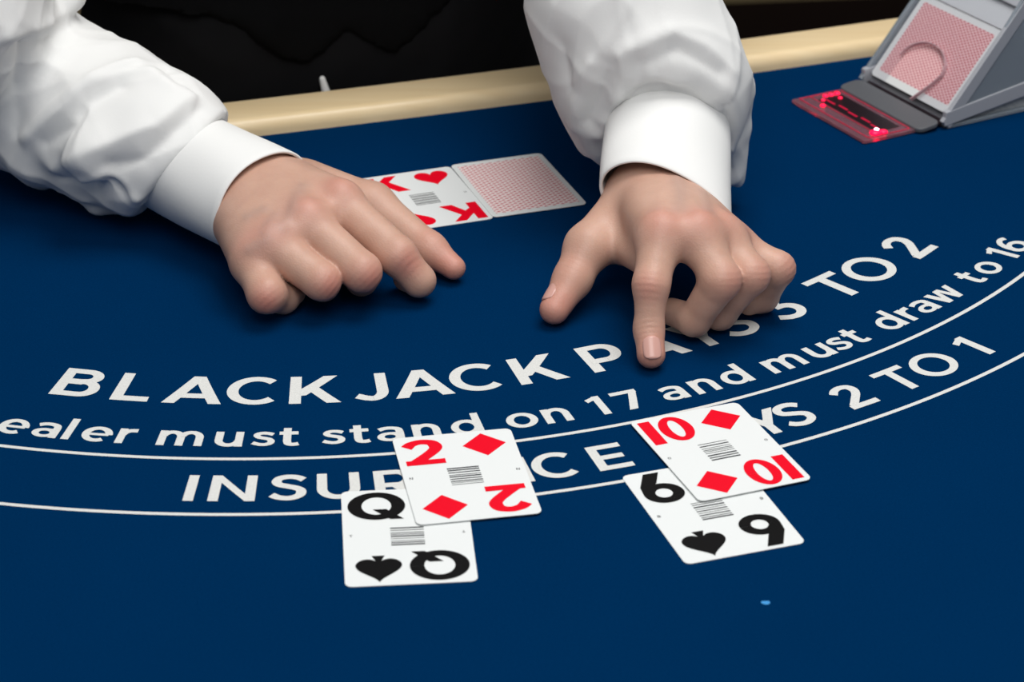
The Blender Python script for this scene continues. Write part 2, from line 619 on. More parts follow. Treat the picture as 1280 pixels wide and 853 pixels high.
plane_box('floor', -4.5, 4.5, -2.5, 6.4, -0.1, 0.0, CARPET)
wall = plane_box('wall_back', -5.5, 5.5, 0.0, 0.12, 0, 3.2, WALLM)
wall.location = (0.72, 4.42, 0)
wall.rotation_euler = (0, 0, math.radians(7))
bb = plane_box('baseboard_back', -5.5, 5.5, -0.02, 0.0, 0.0, 0.11, BASEB)
bb.location = wall.location
bb.rotation_euler = wall.rotation_euler

# ------------------------------------------------------------------ the table
table = thing('blackjack_table', 'blue felt blackjack table with white printed arcs and a pale wooden dealer rail', 'table', (0, 1.2, 0))
table_top = bpy.data.objects.new('felt_top', None)
bpy.data.objects.remove(table_top)


def rail_y(x):                    # foot of the rail on the felt side, gently bowed
    return 1.5788 + 0.3445 * x + 0.075 * x * x


def tl(x, y, z=0.0):
    return (x, y - 1.2, z + TZ)


R_T = 0.93
outline = []
xs = np.linspace(-1.02, 0.78, 40)
for x in xs:
    outline.append((x, rail_y(x) + 0.02))
a_right = math.atan2(outline[-1][0] - ARC[0], -(outline[-1][1] - ARC[1]))
a_left = math.atan2(outline[0][0] - ARC[0], -(outline[0][1] - ARC[1]))
r_right = math.hypot(outline[-1][0] - ARC[0], outline[-1][1] - ARC[1])
r_left = math.hypot(outline[0][0] - ARC[0], outline[0][1] - ARC[1])
arc_out = []
for i in range(1, 60):
    t = i / 60
    arc_out.append(arc_point(a_right + (a_left - a_right) * t, r_right + (r_left - r_right) * t))
outline_all = outline + arc_out
mb = MB()
mb.prism([(x, y - 1.2) for x, y in outline_all[::-1]], TZ - 0.03, TZ)
mb.obj('felt_top', FELT, table, scale=1.0)


def sweep(name, path, section, material, parent, closed=False, ztop=0.0):
    """section: (offset to the left of the path, z) in m"""
    n, k = len(path), len(section)
    vs = []
    for i in range(n):
        a, c = path[max(i - 1, 0)], path[min(i + 1, n - 1)]
        dx, dy = c[0] - a[0], c[1] - a[1]
        d = math.hypot(dx, dy)
        nx, ny = -dy / d, dx / d
        for o_, z in section:
            vs.append((path[i][0] + nx * o_, path[i][1] - 1.2 + ny * o_, TZ + z))
    fs = [(i * k + j, i * k + (j + 1) % k, (i + 1) * k + (j + 1) % k, (i + 1) * k + j) for i in range(n - 1) for j in range(k)]
    fs += [tuple(range(k)), tuple(range((n - 1) * k + k - 1, (n - 1) * k - 1, -1))]
    return meshobj(name, vs, fs, material, parent, True)


rail_sec = [(0.0, -0.05), (0.0, 0.0)]
rail_sec += [(0.0075 - 0.0075 * math.cos(math.radians(a)), 0.0035 + 0.0085 * math.sin(math.radians(a))) for a in range(0, 91, 15)]
rail_sec += [(0.036 + 0.006 * math.sin(math.radians(a)), 0.006 + 0.006 * math.cos(math.radians(a))) for a in range(0, 91, 15)]
rail_sec += [(0.042, -0.05)]
rail = sweep('wooden_rail', [(x, rail_y(x)) for x in np.linspace(-1.02, 0.78, 60)], rail_sec, WOOD, table)
arm_sec = [(0.045 * math.cos(math.radians(a)) * 1.15 - 0.03, 0.028 * math.sin(math.radians(a)) - 0.005) for a in range(0, 360, 20)]
sweep('padded_armrest', arc_out, arm_sec, VINYL, table)
ap = MB()
ap_poly = [(0.93 * (x + 0.14) - 0.14, 0.93 * (y - 1.35) + 1.35 - 1.2) for x, y in outline_all[::-1]]
ap.prism(ap_poly, TZ - 0.13, TZ - 0.03).obj('apron', DARKWOOD, table, scale=1.0)
for lx, ly in ((-0.75, 1.22), (0.48, 1.55), (-0.30, 0.90), (0.30, 1.05)):
    lg = MB().prism([(lx + 0.035 * math.cos(a * math.pi / 6), ly - 1.2 + 0.035 * math.sin(a * math.pi / 6)) for a in range(12)], 0.0, TZ - 0.12)
    lg.obj('leg', DARKWOOD, table, scale=1.0)

prints = bpy.data.objects.new('felt_lettering_anchor', None)
bpy.data.objects.remove(prints)
LA = [('B', 0, -12.52), ('L', 0, -8.61), ('A', 0, -5.36), ('C', .55, .28), ('K', 0, 2.48), ('J', 1, 8.72), ('A', 0, 9.05), ('C', .55, 14.5), ('K', 0, 16.95),
      ('P', 0, 21.82), ('A', 1, 28.8), ('Y', .5, 30.45), ('S', .5, 33.35), ('3', .5, 37.5), ('T', .5, 42.85), ('O', .5, 46.61), ('2', 0, 50.2)]
LB = [('D', 0, -16.1), ('e', .5, -12.9), ('a', 1, -10.21), ('l', 0, -9.92), ('e', .5, -8.05), ('r', 0, -6.9), ('m', 0, -4.6), ('u', 1, .12), ('s', .5, 1.25),
      ('t', 1, 3.23), ('s', .5, 5.12), ('t', 1, 7.14), ('a', 1, 9.02), ('n', 0, 9.5), ('d', 1, 13.45), ('o', .5, 15.74), ('n', 0, 17.0), ('1', 1, 20.8),
      ('7', 1, 23.1), ('a', 1, 25.74), ('n', 0, 26.24), ('d', 1, 30.05), ('m', 0, 31.4), ('u', 1, 36.14), ('s', .5, 36.95), ('t', 1, 38.92), ('d', 1, 42.21),
      ('r', 0, 42.6), ('a', 1, 45.37), ('w', .28, 46.31), ('t', 1, 50.57), ('o', .5, 51.97), ('1', 1, 54.8), ('6', 0, 55.15)]
LC = [('I', 0, -2.2), ('N', 0, -1.02), ('S', .5, 2.79), ('U', 0, 4.18), ('R', 0, 6.99), ('A', 0, 9.2), ('N', 1, 14.72), ('C', .55, 16.09), ('E', 0, 18.0),
      ('P', 0, 22.2), ('A', 1, 26.8), ('Y', .5, 27.75), ('S', .5, 29.52), ('2', 0, 32.4), ('T', .5, 36.65), ('O', .5, 39.27), ('1', 1, 42.96)]
table_prints = []


def shifted(o):
    o.location = (0, -1.2, TZ)
    return o


arc_text('printed_letter', LA, 0.5053, 0.0308, table)
arc_text('printed_letter', LB, 0.5510, 0.0208, table)
arc_text('printed_letter', LC, 0.6062, 0.0253, table)
shifted(arc_line('printed_line', 0.5640, 0.0026, -45, 66, table, 'inner white arc under the small lettering'))
shifted(arc_line('printed_line', 0.6190, 0.0026, -45, 66, table, 'outer white arc under the insurance lettering'))

# a speck of lint on the felt
lv, lf = [], []
random.seed(4)
for i in range(14):
    a = i * 2 * math.pi / 14
    q = 0.55 + 0.45 * random.random()
    lv.append((0.0028 * q * math.cos(a), 0.0024 * q * math.sin(a), 0.0))
lv.append((0, 0, 0.0007))
lf = [(i, (i + 1) % 14, 14) for i in range(14)]
lint = meshobj('lint_speck', lv, lf, LINT, None, True, loc=(0.1189, 0.9519, TZ + 0.0002))
lint['label'] = 'tiny pale blue speck of lint on bare felt below the six of spades'
lint['category'] = 'lint'


# ------------------------------------------------------------------ playing cards
def rounded(w, h, r, n=6):
    p = []
    for cx, cy, a0 in ((w / 2 - r, h / 2 - r, 0), (-w / 2 + r, h / 2 - r, 90), (-w / 2 + r, -h / 2 + r, 180), (w / 2 - r, -h / 2 + r, 270)):
        for i in range(n + 1):
            a = math.radians(a0 + 90 * i / n)
            p.append((cx + r * math.cos(a), cy + r * math.sin(a)))
    return p


CT = 0.35                                         # card thickness, mm
ZP = CT + 0.05


def flat(name, polys, material, parent, z=ZP):
    mb = MB()
    for k, p in enumerate(polys):
        a2 = sum(p[i][0] * p[(i + 1) % len(p)][1] - p[(i + 1) % len(p)][0] * p[i][1] for i in range(len(p)))
        q = p if a2 > 0 else p[::-1]
        mb.add([(x, y, z + 0.002 * k) for x, y in q], [tuple(range(len(q)))])
    return mb.obj(name, material, parent)


def rot180(polys):
    return [[(-x, -y) for x, y in p] for p in polys]


def rank_polys(r):
    """upper-left index in card mm"""
    g = Glyphs(6.6, 4.6)
    if r == '2':
        g.stroke(smooth_pts([(-25.6, 32.4), (-22.4, 36.0), (-17.4, 37.6), (-12.2, 36.0), (-10.3, 31.6), (-12.0, 27.6), (-16.5, 22.6), (-23.4, 16.0)]), 7.0, 4.9)
        g.rect(-27.8, 13.8, -7.4, 18.6)
        g.poly([(-27.8, 13.8), (-20.0, 13.8), (-20.0, 20.5), (-23.0, 20.5)])
    elif r == '10':
        g.rect(-28.6, 15.8, -21.8, 41.0)
        g.ring(-11.2, 28.6, 8.9, 13.2, 5.6, 4.0)
    elif r == 'Q':
        g.ring(-14.2, 28.5, 14.4, 13.2, 7.0, 4.9)
        g.poly([(-16.2, 25.2), (-9.4, 25.2), (-1.0, 15.4), (-7.6, 15.4)])
    elif r == '6':
        g.ring(-16.8, 21.4, 10.6, 9.6, 6.2, 5.2)
        g.poly([(-20.6, 41.6), (-12.2, 41.6), (-17.0, 31.6), (-22.6, 26.6), (-27.4, 22.0), (-26.6, 29.5)])
        g.poly([(-27.4, 22.0), (-26.6, 29.5), (-20.0, 30.0), (-20.0, 24.0)])
    elif r == 'K':
        g.rect(-28.6, 15.6, -22.0, 41.0)
        g.poly([(-24.0, 22.0), (-19.0, 26.0), (-6.6, 41.0), (-14.6, 41.0), (-24.0, 29.6)])
        g.poly([(-19.6, 29.0), (-12.6, 15.6), (-4.2, 15.6), (-14.6, 33.0)])
    return g.p


def suit_polys(s):
    """upright pip about the origin"""
    if s == 'diamond':
        return [[(-11.5, 0), (0, -11.8), (11.5, 0), (0, 11.8)]]
    up = []
    for i in range(49):                            # heart
        t = math.pi * 2 * i / 48
        x = 16 * math.sin(t) ** 3
        y = 13 * math.cos(t) - 5 * math.cos(2 * t) - 2 * math.cos(3 * t) - math.cos(4 * t)
        up.append((x * 0.70, y * 0.76 + 1.2))
    if s == 'heart':
        return [up[:-1]]
    body = [(-x, -y * 0.95 + 1.0) for x, y in up[:-1]]
    return [body, [(-2.4, -2.0), (2.4, -2.0), (1.1, -6.0), (3.2, -11.6), (-3.2, -11.6), (-1.1, -6.0)]]


def shift(polys, dx, dy):
    return [[(x + dx, y + dy) for x, y in p] for p in polys]


def bar_polys(seed):
    rnd = random.Random(seed)
    y, out = -9.2, []
    while y < 8.6:
        t = rnd.choice((0.55, 0.7, 1.0, 1.2))
        out.append([(-8.2, y), (8.2, y), (8.2, min(y + t, 9.2)), (-8.2, min(y + t, 9.2))])
        y += t + rnd.choice((0.8, 1.2, 1.6))
    return out


MARK = {'Q': [(-.9, .9), (.9, .9)], '2': [], '10': [], '6': []}


def mark_polys(r):
    g = Glyphs(0.42, 0.42)
    if r == 'Q':
        g.rect(-0.8, 0.6, 0.8, 1.0); g.rect(-0.2, -1.0, 0.2, 1.0)
    elif r == '2':
        g.rect(-0.9, -1, -0.5, 1); g.rect(0.5, -1, 0.9, 1); g.poly([(-0.9, 1), (-0.5, 1), (0.9, -1), (0.5, -1)])
    elif r in ('10', 'K'):
        g.ring(0, 0, 0.9, 1.0, 0.35, 0.35)
    else:
        g.ring(0, 0.5, 0.75, 0.6, 0.3, 0.3); g.ring(0, -0.5, 0.85, 0.7, 0.3, 0.3)
    return g.p


CARD_ME = None


def playing_card(rank, suit, pos, deg, z, label, group, tilt=(0, 0)):
    global CARD_ME
    root = thing('playing_card', label, 'playing card', (pos[0], pos[1], TZ + z), 0, group)
    root.rotation_euler = (tilt[0], tilt[1], deg)
    face = MB().prism(rounded(63, 88, 3.6), 0, CT).obj('card_stock', CARD, root)
    if rank is None:
        flat('back_pattern', [rounded(56.0, 78.5, 0.6, 2)], BACK, root)
        return root
    ink = RED if suit in ('diamond', 'heart') else BLACK
    ip = rank_polys(rank)
    sp = shift(suit_polys(suit), 15.0, 29.4)
    flat('rank_index', ip, ink, root)
    flat('rank_index', rot180(ip), ink, root)
    flat('suit_pip', sp, ink, root)
    flat('suit_pip', rot180(sp), ink, root)
    flat('barcode', bar_polys(len(rank) * 7 + ord(rank[0])), GREYINK, root)
    mk = mark_polys(rank)
    flat('side_mark', shift(mk, -27.6, 1.2), GREYINK, root)
    flat('side_mark', rot180(shift(mk, -27.6, -1.0)), GREYINK, root)
    return root


G1 = 'playing cards dealt face up in overlapping pairs'
playing_card('Q', 'spade', (-0.05109, 1.01105), 0.085, 0.0002, 'queen of spades lying on the felt, partly under the two of diamonds', G1)
playing_card('2', 'diamond', (-0.02384, 1.06756), 0.184, 0.0011, 'two of diamonds lying across the corner of the queen of spades', G1, (-0.004, 0.0))
playing_card('6', 'spade', (0.09927, 1.03595), 0.320, 0.0002, 'six of spades lying on the felt, partly under the ten of diamonds', G1)
playing_card('10', 'diamond', (0.10731, 1.09271), 0.367, 0.0013, 'ten of diamonds lying over the top half of the six of spades', G1, (-0.004, 0.003))
G2 = "the dealer's own two cards"
bx, by, bt = 0.003564, 1.438666, 0.334
ca, sa = math.cos(bt), math.sin(bt)
playing_card(None, None, (bx, by), bt, 0.0007, 'face down card with a pink lattice back beside the king of hearts', G2)
kx, ky = -0.0630, -0.0010
playing_card('K', 'heart', (bx + kx * ca - ky * sa, by + kx * sa + ky * ca), bt + 0.012, 0.0002,
             "king of hearts face up, half hidden by the dealer's closed hand", G2)

# ------------------------------------------------------------------ card shoe
E1, E2 = (0.480, -0.877), (0.877, 0.480)
shoe = thing('card_shoe', 'smoky clear acrylic card shoe with a red lit scanner lip by the wooden rail', 'card shoe', (0.2965, 1.5343, TZ))
shoe.rotation_euler = (0, 0, math.atan2(-0.877, 0.480))
W_, D_ = 96.0, 235.0
SL = math.radians(51)                             # slope of the card face
cs, sn = math.cos(SL), math.sin(SL)
MB().box(-W_, 0, 0, D_, 0.2, 3.0).obj('base_plate', ACRYL, shoe, bevel=0.6)
MB().yzprism([(22, 3), (22, 8), (D_, 52), (D_, 44)], -W_ + 3, -3).obj('sloping_floor', GREYPL, shoe, bevel=0.5)
for nm, xa, xb in (('side_panel', -3.0, 0.0), ('side_panel', -W_, -W_ + 3.0)):
    MB().yzprism([(-2, 3), (D_, 36), (D_, 150), (90, 150), (66, 98)], xa, xb).obj(nm, ACRYL, shoe, bevel=0.6)
    MB().yzprism([(-3, 2.5), (D_, 36), (D_, 48), (-3, 13)], xa - 0.6, xb + 0.8).obj('side_runner', EDGE, shoe, bevel=0.8)
# front lip in front of the card mouth
MB().prism(rounded(W_ - 2, 19, 6), 0, 3.2).obj('front_lip', SMOKE, shoe, bevel=0.8, loc=((-W_ / 2 + 1) / 1000, -0.0150, 0.0022), rot=(math.radians(7), 0, 0))
MB().box(-W_ + 4, -4, -7, 8, 2.9, 3.5).obj('slot_shade_strip', DARKPL, shoe)  # dark strip laid in as the shade of the gap below the card
# scanner window
sc_ = MB().prism(rounded(W_ - 10, 44, 1.5, 2), 0, 2.4).obj('scanner_window', REDPL, shoe, bevel=0.4, loc=((-W_ / 2 + 0.5) / 1000, -0.0445, 0.0006))
MB().box(-33, 34, -6, 14, 2.5, 2.7).obj('dark_tray', DARKPL, sc_)
for y, w in ((-17, 0.5), (17.5, 0.45), (-8, 0.35)):
    MB().box(-40, 40, y, y + w, 2.7, 3.0).obj('light_line', LEDL, sc_)
for x in (-40.5, 40.5):
    MB().box(x - .3, x + .3, -17, 17, 2.7, 3.0).obj('light_line', LEDL, sc_)


def blob(name, m, parent, c, r, flat_=0.5):
    bm = bmesh.new()
    bmesh.ops.create_icosphere(bm, subdivisions=2, radius=1.0)
    for v in bm.verts:
        v.co = Vector((c[0] + v.co.x * r, c[1] + v.co.y * r, c[2] + v.co.z * r * flat_)) * 0.001
    me = bpy.data.meshes.new(name)
    bm.to_mesh(me)
    bm.free()
    me.materials.append(m)
    for p in me.polygons:
        p.use_smooth = True
    o = bpy.data.objects.new(name, me)
    COL.objects.link(o)
    o.parent = parent
    return o


for x, y, r in ((-36, 12, 2.2), (-36, 7, 2.0), (-36, 2, 2.0), (-30, -4, 1.5), (-22, -10, 2.0), (-28, 9, 1.6), (36, -8, 4.0), (37, -2, 3.0)):
    blob('indicator_led', LEDM, sc_, (x, y, 3.0), r)
blob('indicator_led', LEDH, sc_, (34.5, -6, 4.6), 1.6)
for k in range(5):
    MB().box(-30 + k * 13, -20 + k * 13, -2 + (k % 2) * 1.5, -0.6 + (k % 2) * 1.5, 2.7, 3.0).obj('light_line', LEDL, sc_)


def slope_empty():
    return None


# sloped face frame: local x along the front, local y up the slope
FR_LOC, FR_ROT = (-W_ / 2000, 0.001, 0.0060), (SL, 0, 0)
MB().prism(rounded(W_ - 7, 96, 1.5, 2), -3.6, -2.6).obj('backing_panel', GREYPL, shoe, loc=FR_LOC, rot=FR_ROT)
cov = MB()
# clear cover with an arched thumb notch
arch = [(-26, -2)] + [(-3 + 23 * math.cos(math.radians(a)), 24 + 17 * math.sin(math.radians(a))) for a in range(180, -1, -12)] + [(17, 16), (8, 0), (8, -2)]
cp = [(-W_ / 2 + 3, -2), (-W_ / 2 + 3, 90), (W_ / 2 - 3, 90), (W_ / 2 - 3, -2)] + arch[::-1]
cov.prism(cp[::-1], 2.2, 4.4)
cover = cov.obj('clear_cover', SHEET, shoe, loc=FR_LOC, rot=FR_ROT)
rm = MB()
ra = arch[1:-1]
off = []
for i in range(len(ra)):
    a_, c_ = ra[max(i - 1, 0)], ra[min(i + 1, len(ra) - 1)]
    dx, dy = c_[0] - a_[0], c_[1] - a_[1]
    dl = math.hypot(dx, dy)
    off.append((-dy / dl * 0.42, dx / dl * 0.42))
for i in range(len(ra) - 1):
    (xa, ya), (xb, yb), (ox, oy), (px_, py_) = ra[i], ra[i + 1], off[i], off[i + 1]
    rm.prism([(xa - ox, ya - oy), (xb - px_, yb - py_), (xb + px_, yb + py_), (xa + ox, ya + oy)], 2.0, 4.7)
rm.obj('notch_rim', RIM, cover)
for xa, xb in ((-W_ / 2 - 0.5, -W_ / 2 + 3.2), (W_ / 2 - 3.2, W_ / 2 + 0.5)):
    MB().box(xa, xb, -4, 96, -4, 5).obj('face_edge', EDGE if xa > 0 else ACRYL, shoe, bevel=0.6, loc=FR_LOC, rot=FR_ROT)
MB().box(-W_ / 2 + 3, W_ / 2 - 3, 70.5, 88, -0.4, 2.0).obj('card_stop', PALEPL, shoe, bevel=0.6, loc=FR_LOC, rot=FR_ROT)
MB().box(-W_ / 2 + 3, W_ / 2 - 3, 88, 98, -2, 5.2).obj('top_bar', EDGE, shoe, bevel=0.8, loc=FR_LOC, rot=FR_ROT)
MB().box(-W_ / 2, W_ / 2, 62, D_ - 2, 100, 103).obj('lid', ACRYL, shoe, bevel=0.6, loc=(-W_ / 2000, 0, 0))

# the front card and the pack behind it: they sit inside the shoe, so they stay top level
MS = Matrix.Translation(shoe.location) @ shoe.rotation_euler.to_matrix().to_4x4() @ Matrix.Translation(FR_LOC) @ Matrix.Rotation(SL, 4, 'X')


def in_shoe(o, x, y, z, rz=0.0):
    M = MS @ Matrix.Translation((x / 1000, y / 1000, z / 1000)) @ Matrix.Rotation(rz, 4, 'Z')
    o.location = M.to_translation()
    o.rotation_euler = M.to_euler()


fc = thing('playing_card', 'rose backed card facing out of the mouth of the acrylic card shoe', 'playing card')
MB().prism(rounded(88, 68, 3.2), 0, CT).obj('card_stock', CARD, fc)
flat('back_pattern', [rounded(78, 57, 0.6, 2)], BACK2, fc)
in_shoe(fc, 0, 37, 0.6)
pk = thing('card_pack', 'pack of cards stacked on edge inside the acrylic shoe behind its front card', 'card pack')
pm = MB()
for k in range(150):
    j = 0.25 * math.sin(k * 2.3)
    pm.box(-44 + j, 44 + j, -34, 34, -0.42 * k - 0.34, -0.42 * k)
po = pm.obj('card_edges', DECKM, pk)
po['kind'] = 'stuff'
in_shoe(pk, 0, 38, -4.2)

# ------------------------------------------------------------------ implicit surfaces for the figure (mm, felt = 0)
def f32(a):
    return np.asarray(a, dtype=np.float32)


def cone(P, a, b, ra, rb):
    """tapered capsule"""
    a, b = f32(a), f32(b)
    ba = b - a
    l2 = float(ba @ ba)
    pa = P - a
    h = np.clip(pa @ (ba / l2), 0, 1)
    d = pa - h[:, None] * ba
    return np.sqrt((d * d).sum(1)) - (ra + (rb - ra) * h)


def ell(P, c, r, R=None):
    q = P - f32(c)
    if R is not None:
        q = q @ f32(R)
    q = q / f32(r)
    k = np.sqrt((q * q).sum(1))
    return (k - 1) * min(r) * np.where(k < 1, 1.0, 1.0)


def smin(a, b, k):
    h = np.clip(0.5 + 0.5 * (b - a) / k, 0, 1)
    return b + (a - b) * h - k * h * (1 - h)


def smax(a, b, k):
    return -smin(-a, -b, k)


def chain(P, pts, k=4.0):
    d = None
    for (a, ra), (b, rb) in zip(pts, pts[1:]):
        c = cone(P, a, b, ra, rb)
        d = c if d is None else smin(d, c, k)
    return d


def seg_dist(P, pl):
    d = None
    for a, b in zip(pl, pl[1:]):
        c = cone(P, a, b, 0, 0)
        d = c if d is None else np.minimum(d, c)
    return d


# ---- landmarks of the two hands (joint centres)
HL = dict(wr=(-169.5, 1359.3, 40.0), wrb=(-163.6, 1337.1, 36.0), wrt=(-150.3, 1352.0, 40.0),
  imc=(-101.0, 1303.0, 47.0), ipi=(-66.2, 1270.7, 29.0), idi=(-53.9, 1268.8, 14.0), itp=(-61.9, 1282.4, 9.0),
  mmc=(-118.7, 1281.3, 44.0), mpi=(-86.1, 1253.5, 27.0), mdi=(-87.7, 1274.0, 12.0), mtp=(-96.1, 1289.0, 10.0),
  rmc=(-136.7, 1266.7, 37.0), rpi=(-108.7, 1247.1, 24.0), rdi=(-109.6, 1267.5, 11.0), rtp=(-116.3, 1282.4, 10.0),
  pmc=(-149.4, 1264.2, 28.0), ppi=(-139.8, 1240.7, 19.0), pdi=(-131.8, 1253.8, 10.0), ptp=(-127.0, 1263.2, 9.0),
  tcm=(-124.0, 1353.7, 35.0), tmc=(-84.9, 1338.7, 30.0), tip=(-49.0, 1307.2, 16.0), tt=(-34.5, 1295.5, 9.5))
HR = dict(wr=(87.7, 1312.6, 52.0), wrl=(75.3, 1310.2, 52.0), wrr=(92.8, 1299.5, 47.0),
  imc=(83.0, 1230.0, 60.0), ipi=(76.9, 1205.8, 42.0), idi=(75.7, 1196.5, 19.0), itp=(76.7, 1186.0, 9.0),
  mmc=(103.8, 1233.3, 59.0), mpi=(115.8, 1211.9, 42.0), mdi=(102.5, 1218.2, 14.0), mtp=(91.0, 1234.3, 11.0),
  rmc=(118.8, 1245.2, 52.0), rpi=(133.4, 1224.3, 39.0), rdi=(117.9, 1230.2, 12.0), rtp=(111.5, 1241.4, 10.0),
  pmc=(127.0, 1257.0, 41.0), ppi=(151.0, 1245.2, 33.0), pdi=(144.5, 1252.8, 11.0), ptp=(135.9, 1248.6, 10.0),
  tcm=(70.5, 1302.9, 46.0), tmc=(43.9, 1272.0, 34.0), tip=(34.9, 1256.4, 21.0), tt=(24.2, 1239.3, 10.0))


def hand_l(P):
    h = HL
    palm = chain(P, [(h['wr'], 25), (h['mmc'], 15)], 6)
    palm = smin(palm, chain(P, [(h['wrt'], 20), (h['imc'], 14.5)], 6), 14)
    palm = smin(palm, chain(P, [(h['wrb'], 22), (h['rmc'], 14)], 6), 14)
    palm = smin(palm, chain(P, [(h['wrb'], 20), (h['pmc'], 13)], 6), 14)
    palm = smin(palm, chain(P, [(h['tcm'], 17), (h['tmc'], 13)], 6), 12)
    F = [chain(P, [(h['imc'], 13), (h['ipi'], 11.4), (h['idi'], 9.4), (h['itp'], 8)], 3),
         chain(P, [(h['mmc'], 13), (h['mpi'], 11.4), (h['mdi'], 9.0), (h['mtp'], 8)], 3),
         chain(P, [(h['rmc'], 12.5), (h['rpi'], 10.8), (h['rdi'], 8.6), (h['rtp'], 8)], 3),
         chain(P, [(h['pmc'], 12.5), (h['ppi'], 10.4), (h['pdi'], 8.2), (h['ptp'], 7.5)], 5),
         chain(P, [(h['tmc'], 14), (h['tip'], 9.8), (h['tt'], 7.2)], 6)]
    d = None
    for f, k in zip(F, (5, 5, 5, 5, 8)):
        q = smin(palm, f, k)
        d = q if d is None else smin(d, q, 1.0)
    return smax(d, -(P[:, 2] - 0.4), 1.0)


def hand_r(P):
    h = HR
    palm = chain(P, [(h['wr'], 20), (h['mmc'], 14)], 6)
    palm = smin(palm, chain(P, [(h['wrl'], 18), (h['imc'], 13.5)], 6), 14)
    palm = smin(palm, chain(P, [(h['wrr'], 15), (h['rmc'], 12.5)], 6), 14)
    palm = smin(palm, chain(P, [(h['wrr'], 13), (h['pmc'], 11.5)], 6), 14)
    palm = smin(palm, chain(P, [(h['tcm'], 17), (h['tmc'], 12)], 6), 10)
    web = np.subtract(h['imc'], (6, -8, 20))
    palm = smin(palm, chain(P, [(tuple((np.array(h['tcm']) + np.array(h['tmc'])) / 2 - np.array((-6, 2, 10))), 10), (tuple(web), 8)], 6), 12)
    F = [chain(P, [(h['imc'], 12.8), (h['ipi'], 9.7), (h['idi'], 7.8), (h['itp'], 8.0)], 5),
         chain(P, [(h['mmc'], 12.0), (h['mpi'], 11.0), (h['mdi'], 9.0), (h['mtp'], 8)], 4),
         chain(P, [(h['rmc'], 11.5), (h['rpi'], 10.6), (h['rdi'], 9.0), (h['rtp'], 8)], 4),
         chain(P, [(h['pmc'], 11), (h['ppi'], 9.6), (h['pdi'], 8.2), (h['ptp'], 7.5)], 4),
         chain(P, [(h['tmc'], 12.5), (h['tip'], 10.6), (h['tt'], 8.6)], 6)]
    d = None
    for f, k in zip(F, (7, 7, 7, 7, 9)):
        q = smin(palm, f, k)
        d = q if d is None else smin(d, q, 1.0)
    return smax(d, -(P[:, 2] - 0.4), 1.0)


SH_L, SH_R = (-291, 1555, 430), (41, 1665, 430)       # the dealer's shoulders: image left, image right
EL_L, EL_R = (-345, 1385, 150), (70, 1540, 180)

SLV_L = [((-196.5, 1374.4, 42.0), 37), ((-216.2, 1379.7, 52.0), 44), ((-251.7, 1406.4, 57.0), 48), ((-292.1, 1433.1, 63.0), 50), ((-329.4, 1446.0, 78.0), 56), (EL_L, 62), (SH_L, 78)]
SLV_R = [((93.3, 1359.9, 66.0), 40), ((90.6, 1379.4, 80.0), 52), ((79.8, 1389.6, 102.0), 56), ((63.8, 1397.8, 140.0), 53), (EL_R, 62), (SH_R, 78)]
CUF_L = dict(c0=(-148.2, 1326.6, 37.0), c1=(-198.5, 1374.4, 42.0))
CUF_R = dict(c0=(89.8, 1289.4, 49.0), c1=(93.6, 1360.5, 72.0))


def nrm(v):
    v = np.asarray(v, float)
    return v / np.linalg.norm(v)


def half(P, c, n):
    return (P - f32(c)) @ f32(n)


def sleeve_l(P):
    d = chain(P, SLV_L, 16)
    # loose cloth hanging to the table
    d = smin(d, chain(P, [((-296.3, 1399.4, 40.0), 22), ((-300.6, 1421.5, 12.0), 7)], 5), 7)
    d = smin(d, chain(P, [((-263.7, 1385.6, 34.0), 22), ((-258.3, 1383.9, 12.0), 8), ((-238.6, 1386.6, 13.0), 8)], 5), 8)
    d = smin(d, chain(P, [((-198.0, 1421.3, 58.0), 7), ((-219.5, 1375.2, 66.0), 15), ((-250.6, 1351.8, 60.0), 16)], 6), 14)
    p1, p2, p3 = (-176.2, 1430.4, 50.0), (-190.8, 1333.0, 72.0), (-225.7, 1361.1, 20.0)
    d = smin(d, chain(P, [((-286.0, 1440.6, 124.0), 10), ((-273.8, 1435.2, 129.0), 10)], 5), 8)
    n = nrm(np.cross(np.subtract(p2, p1), np.subtract(p3, p1)))
    n = n if n @ np.subtract(CUF_L['c0'], CUF_L['c1']) > 0 else -n
    d = smax(d, half(P, p2, n), 5)
    return smax(d, -(P[:, 2] - 0.6), 2)


def sleeve_r(P):
    d = chain(P, SLV_R, 16)
    d = smin(d, chain(P, [((133.6, 1395.8, 84.0), 14), ((139.0, 1399.7, 56.0), 10), ((141.0, 1405.5, 20.0), 7)], 5), 8)
    d = smin(d, chain(P, [((130.9, 1388.3, 50.0), 10), ((134.1, 1396.7, 26.0), 8)], 5), 8)
    d = smin(d, chain(P, [((40.3, 1392.7, 80.0), 12), ((48.4, 1388.7, 52.0), 9)], 5), 10)
    p1, p2, p3 = (54.0, 1357.8, 70.0), (92.1, 1342.0, 106.0), (130.0, 1359.9, 66.0)
    n = nrm(np.cross(np.subtract(p2, p1), np.subtract(p3, p1)))
    n = n if n @ np.subtract(CUF_R['c0'], CUF_R['c1']) > 0 else -n
    d = smax(d, half(P, p2, n), 5)
    return smax(d, -(P[:, 2] - 0.6), 2)


